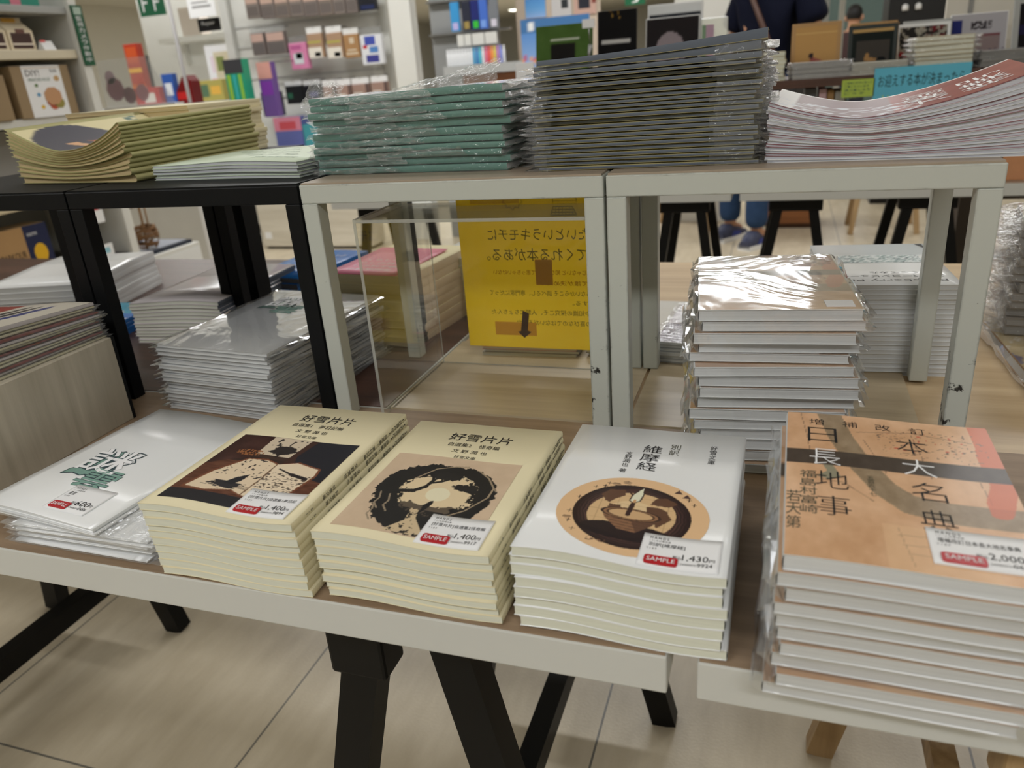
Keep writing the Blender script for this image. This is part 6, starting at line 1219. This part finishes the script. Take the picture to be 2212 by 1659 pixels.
# ------------------------------------------------------------------ right distance
t = thing('room_divider', 'cream-white display panel behind the right back riser', 'divider', (1.15, 2.72, T)); b = MB(); b.box(-0.54, 0, 0.0, 0.6, 0.02, 1.0, C((226,222,210), 0.5)); b.build('board', t); b = MB(); b.box(-0.474, -0.006, 0.42, -0.462, 0, 1.0, M['steel']); b.build('metal_strip', t)
t = thing('dark_cabinet', 'tall black cabinet with two small white lamps far right', 'cabinet', (0.92, 6.0, 0)); b = MB(); b.box(-0.17, -0.1, 0, 0.3, 0.3, 2.2, M['black_plastic']); b.build('body', t)
for x in (-0.07, 0.01): b = MB(); b.lathe([(0.02,0),(0.02,0.03),(0.006,0.04)], WH, 10, (x, -0.115, 1.30)); b.build('lamp', t)
b = MB(); b.box(-0.5, -0.02, 0, 0.5, 0.02, 2.2, C((92,112,110), 0.5)); o = b.build('door_1'); o.location = (0.72, 9.6, 0); o['kind'] = 'structure'
t = thing('partition_frame', 'pale partition frame right of the standing shopper', 'partition', (0.42, 6.4, 0)); b = MB(); b.box(-0.13, -0.02, 0, -0.03, 0.02, 2.4, C((150,152,148), 0.5)); b.build('post', t); b = MB(); b.box(0.04, -0.02, 0, 0.08, 0.02, 2.4, C((170,168,158), 0.5)); b.build('post', t); b = MB(); b.box(-0.13, -0.02, 2.4, 0.08, 0.02, 2.44, C((150,152,148), 0.5)); b.build('top_rail', t)
t = boxy('white_board', 'white wall panel left of the standing shopper', 'panel', -0.62, -0.22, 5.3, 5.34, 0.0, 2.2, M['white_panel'])
t = boxy('wooden_chest', 'brown wooden chest on the floor beyond the shopper', 'chest', 0.02, 0.36, 5.05, 5.4, 0.03, 0.5, wood('brown_chest_wood', (110,66,34), (150,96,54), 'x', 8)); b = MB(); b.box(-0.16, -0.17, -0.03, 0.16, 0.17, 0, C((60,36,20), 0.5)); b.build('base', t); b = MB(); b.box(-0.17, -0.1765, 0.2, 0.17, -0.175, 0.206, C((60,36,20), 0.5)); b.build('drawer_gap', t)
def stool(label, x, y):
    t = thing('wooden_stool', label, 'stool', (x, y, 0)); b = MB(); b.box(-0.17, -0.15, 0.42, 0.17, 0.15, 0.45, M['raw_wood']); b.build('seat', t, bevel=0.006)
    for sx in (-1, 1):
        for sy in (-1, 1): b = MB(); b.bar((sx*0.19, sy*0.16, 0), (sx*0.14, sy*0.12, 0.42), 0.03, 0.03, M['raw_wood'], (0,1,0)); b.build('leg', t)
    b = MB(); b.box(-0.16, -0.012, 0.2, 0.16, 0.012, 0.23, M['raw_wood']); b.build('stretcher', t)
stool('pale wooden stool seen right of the black trestles', 0.74, 5.0); stool('pale wooden stool seen left of the shopper', -0.52, 5.15)
t = thing('open_cube_stand', 'dark brown open cube stand on the floor at the right', 'stand', (1.08, 3.45, 0)); b = MB(); dk = C((48,40,34), 0.5)
for a in ((-0.25,-0.22,0,-0.19,0.22,0.55),(0.19,-0.22,0,0.25,0.22,0.55),(-0.19,-0.22,0.49,0.19,0.22,0.55),(-0.19,-0.22,0,0.19,0.22,0.05)): b.box(*a, dk)
b.build('cube_frame', t); b = MB(); b.box(-0.12, -0.1, 0.05, 0.12, 0.1, 0.2, M['black_plastic']); b.build('inner_box', t)

# ------------------------------------------------------------------ ceiling lights in view
for k, (x, y) in enumerate(((-7.2, 24.0), (-7.0, 17.5), (-9.2, 12.5))):
    t = thing('ceiling_light', ['ceiling light far back over the blue poster','ceiling light nearer than the one over the blue poster','ceiling light beyond the white paper sign'][k], 'ceiling light', (x, y, CEIL-0.06)); b = MB(); b.box(-0.7, -0.2, 0.02, 0.7, 0.2, 0.06, M['white_panel']); b.build('housing', t); b = MB(); b.box(-0.66, -0.16, 0, 0.66, 0.16, 0.02, emit('lit_diffuser', (255,252,232), 6.0)); b.build('diffuser', t)

# ------------------------------------------------------------------ people
def skin_mesh(name, chains, mat, parent, sub=2, root=0):
    V, E, Rr = [], [], []
    key = {}
    def vid(p, r):
        k = tuple(round(c, 4) for c in p)
        if k not in key: key[k] = len(V); V.append(p); Rr.append(r)
        return key[k]
    for ch in chains:
        ids = [vid(p, r) for p, r in ch]
        E += list(zip(ids, ids[1:]))
    me = bpy.data.meshes.new(name); me.from_pydata(V, E, []); o = bpy.data.objects.new(name, me); COL.objects.link(o)
    md = o.modifiers.new('skin', 'SKIN'); md.use_smooth_shade = True
    for i, r in enumerate(Rr): me.skin_vertices[0].data[i].radius = r if isinstance(r, tuple) else (r, r); me.skin_vertices[0].data[i].use_root = (i == root)
    s_ = o.modifiers.new('sub', 'SUBSURF'); s_.levels = sub; s_.render_levels = sub
    bpy.context.view_layer.update(); nm = bpy.data.meshes.new_from_object(o.evaluated_get(bpy.context.evaluated_depsgraph_get()))
    bpy.data.objects.remove(o); nm.name = name; nm.materials.clear(); nm.materials.append(mat)
    for p in nm.polygons: p.use_smooth = True
    ob = bpy.data.objects.new(name, nm); COL.objects.link(ob)
    if parent: ob.parent = parent
    return ob
SKIN = P('skin', (186,140,112), 0.5, 0.3, 0.04)
def person(label, loc, rz, s, shirt, legs, shoe, hair, feet=((-0.12,0.0),(0.12,0.0)), lean=0.0):
    """faces -y in its own frame"""
    t = thing('person', label, 'person', loc, rz); S = lambda p: tuple(c*s for c in p)
    pel = (lean*0.4, 0.0, 0.96); spn = (lean*0.7, 0.0, 1.14); che = (lean, 0.01, 1.32); nek = (lean, 0.0, 1.47); hd0 = (lean, -0.015, 1.55); hd1 = (lean, -0.02, 1.64); hd2 = (lean, -0.005, 1.70)
    body = [[(S(pel), (0.15*s, 0.105*s)), (S(spn), (0.135*s, 0.10*s)), (S(che), (0.155*s, 0.11*s)), (S(nek), 0.055*s), (S(hd0), (0.07*s, 0.085*s)), (S(hd1), (0.078*s, 0.095*s)), (S(hd2), (0.06*s, 0.07*s))]]
    arms = []; sleeves = []; hands = []
    for sg in (-1, 1):
        sh = (lean+sg*0.17, 0.0, 1.40); el = (lean+sg*0.26, -0.02, 1.12); wr = (lean+sg*0.15, -0.24, 1.10); pm = (lean+sg*0.11, -0.31, 1.11)
        body.append([(S(che), (0.155*s, 0.11*s)), (S(sh), 0.058*s), (S(el), 0.040*s), (S(wr), 0.027*s), (S(pm), (0.036*s, 0.018*s))])
        for k, (dx, dy, L) in enumerate(((-0.026,-0.025,0.06),(-0.010,-0.035,0.075),(0.008,-0.036,0.07),(0.024,-0.03,0.055))):
            b0 = (pm[0]+dx, pm[1]+dy*0.6, pm[2]); b1 = (b0[0]+dx*0.2, b0[1]-L*0.5, b0[2]+0.004); b2 = (b1[0]-sg*0.004, b1[1]-L*0.3, b1[2]-0.022); body.append([(S(pm), (0.036*s, 0.018*s)), (S(b0), 0.010*s), (S(b1), 0.0085*s), (S(b2), 0.007*s)])
        th = (pm[0]-sg*0.035, pm[1]+0.02, pm[2]+0.01); th2 = (th[0]-sg*0.02, th[1]-0.035, th[2]+0.008); body.append([(S(pm), (0.036*s, 0.018*s)), (S(th), 0.011*s), (S(th2), 0.008*s)])
        sleeves.append([(S(che), (0.17*s, 0.125*s)), (S(sh), 0.085*s), (S((lean+sg*0.225, -0.01, 1.25)), 0.09*s), (S((lean+sg*0.25, -0.015, 1.20)), 0.085*s)])
    trs = []
    for (fx, fy), sg in zip(feet, (-1, 1)):
        hp = (lean*0.4+sg*0.09, 0.0, 0.90); kn = (lean*0.2+sg*0.10+(fx-sg*0.12)*0.5, fy*0.5-0.02, 0.50); an = (fx, fy+0.03, 0.09); toe = (fx+sg*0.02, fy-0.12, 0.035)
        body.append([(S(pel), (0.15*s, 0.105*s)), (S(hp), 0.085*s), (S(kn), 0.055*s), (S(an), 0.038*s), (S(toe), 0.034*s)])
        trs.append([(S((pel[0], pel[1], 0.97)), (0.165*s, 0.12*s)), (S(hp), 0.105*s), (S(kn), 0.080*s), (S((fx, fy+0.03, 0.30)), 0.072*s), (S((fx, fy+0.025, 0.105)), 0.070*s)])
    skin_mesh('body', body, SKIN, t)
    skin_mesh('shirt', [[(S((pel[0], 0, 0.90)), (0.175*s, 0.135*s)), (S(pel), (0.17*s, 0.13*s)), (S(spn), (0.165*s, 0.13*s)), (S(che), (0.17*s, 0.125*s)), (S((lean, 0.0, 1.43)), (0.10*s, 0.08*s))]]+sleeves, shirt, t)
    skin_mesh('trousers', trs, legs, t)
    for (fx, fy), sg in zip(feet, (-1, 1)):
        a = MB(); prof = [(-0.10,0.0),(-0.10,0.06),(-0.06,0.10),(0.02,0.095),(0.09,0.07),(0.15,0.05),(0.165,0.03),(0.16,0.0)]
        xs = lspace(-0.047, 0.047, 5)
        top = {-0.12:0.055,-0.09:0.085,-0.05:0.105,0.0:0.10,0.06:0.075,0.11:0.055,0.15:0.045}
        ys = sorted(top); wid = lambda y: 0.040+0.010*math.sin((y+0.12)/0.27*math.pi)
        rows = []
        for y in ys:
            w_ = wid(y)*s; h_ = top[y]*s; rows.append([a.bm.verts.new(((fx*s)+u*w_, (fy-y+0.03)*s, z*h_)) for u, z in ((-1,0.22),(-0.95,0.6),(-0.55,1.0),(0.55,1.0),(0.95,0.6),(1,0.22))])
        mi = a.mi(shoe)
        for r0, r1 in zip(rows, rows[1:]):
            for k in range(5): fc = a.bm.faces.new((r0[k], r0[k+1], r1[k+1], r1[k])); fc.material_index = mi; fc.smooth = True
        a.bm.faces.new(rows[0]); a.bm.faces.new(rows[-1][::-1])
        so = a.mi(WH); pr_ = []
        outl = [(u*wid(y)*1.06*s+fx*s, (fy-y+0.03)*s) for u in (-1,) for y in ys]+[(wid(y)*1.06*s+fx*s, (fy-y+0.03)*s) for y in reversed(ys)]
        v0 = [a.bm.verts.new((x, y, 0)) for x, y in outl]; v1 = [a.bm.verts.new((x, y, 0.028*s)) for x, y in outl]
        a.bm.faces.new(v0[::-1]).material_index = so; a.bm.faces.new(v1).material_index = so
        for k in range(len(outl)): a.bm.faces.new((v0[k], v0[(k+1) % len(outl)], v1[(k+1) % len(outl)], v1[k])).material_index = so
        st = a.mi(C((40,60,150), 0.4))
        for u in (-1, 1): 
            q = [a.bm.verts.new((fx*s+u*wid(0)*1.03*s, (fy-y+0.03)*s, z*s)) for y, z in ((-0.05,0.03),(0.06,0.035),(0.04,0.055),(-0.03,0.065))]; a.bm.faces.new(q).material_index = st
        a.build('shoe', t)
    h = MB(); c = Vector((lean*s, 0.0, 1.64*s)); mi = h.mi(hair); n, k_ = 18, 9; grid = []
    for i in range(n):
        row = []
        for j in range(k_):
            a = 2*math.pi*i/n; e = math.pi/2*(1-j/(k_-1)*(1.35 if math.sin(a) > -0.2 else 0.75)); r = Vector((0.090*math.cos(e)*math.cos(a), 0.108*math.cos(e)*math.sin(a), 0.105*math.sin(e)))*s; row.append(h.bm.verts.new(c+r))
        grid.append(row)
    for i in range(n):
        for j in range(k_-1): fc = h.bm.faces.new((grid[i][j], grid[(i+1) % n][j], grid[(i+1) % n][j+1], grid[i][j+1])); fc.material_index = mi; fc.smooth = True
    h.build('hair', t)
    fce = MB()
    for sg in (-1, 1): fce.lathe([(0.001,-0.008),(0.010,-0.004),(0.012,0),(0.010,0.004),(0.001,0.008)], C((30,24,22), 0.3), 10, (lean*s+sg*0.032*s, -0.100*s, 1.605*s)); fce.lathe([(0.001,-0.03),(0.014,-0.02),(0.018,0),(0.014,0.02),(0.001,0.03)], SKIN, 8, (lean*s+sg*0.084*s, 0.0, 1.60*s))
    fce.lathe([(0.016,-0.012),(0.012,0),(0.007,0.03),(0.002,0.04)], SKIN, 8, (lean*s, -0.108*s, 1.575*s)); fce.box(lean*s-0.02*s, -0.100*s, 1.534*s, lean*s+0.02*s, -0.092*s, 1.541*s, C((150,86,80), 0.5)); fce.build('face_features', t)
    return t
navy = P('navy_shirt_cloth', (13,16,32), 0.8, 0.1, 0.15, 20); jeans = P('blue_denim', (50,72,106), 0.8, 0.1, 0.18, 25)
pt = person('person in a navy shirt and jeans carrying a brown shoulder bag behind the back table', (-0.06, 4.62, 0), R_(150), 1.03, navy, jeans, C((66,70,92), 0.5), C((24,20,18), 0.6), ((-0.10,0.06),(0.155,-0.05)), lean=-0.09)
b = MB(); b.tube([(-0.30,0.10,0.86),(-0.20,0.17,1.12),(-0.12,0.165,1.28),(-0.02,0.13,1.44),(0.03,0.03,1.50)], 0.016, C((70,44,32), 0.5), 8); b.build('bag_strap', pt); b = MB(); b.box(-0.40, 0.02, 0.74, -0.26, 0.26, 0.98, C((44,42,44), 0.5)); b.build('shoulder_bag', pt, bevel=0.02)
person('person with short dark hair far back in front of the grey-green door', (0.70, 8.4, 0), R_(165), 0.835, C((60,40,40), 0.8), C((40,44,56), 0.8), C((40,40,44), 0.5), C((20,18,18), 0.6))
bpy.data.objects.remove(_to); bpy.data.curves.remove(_tc)
clean()
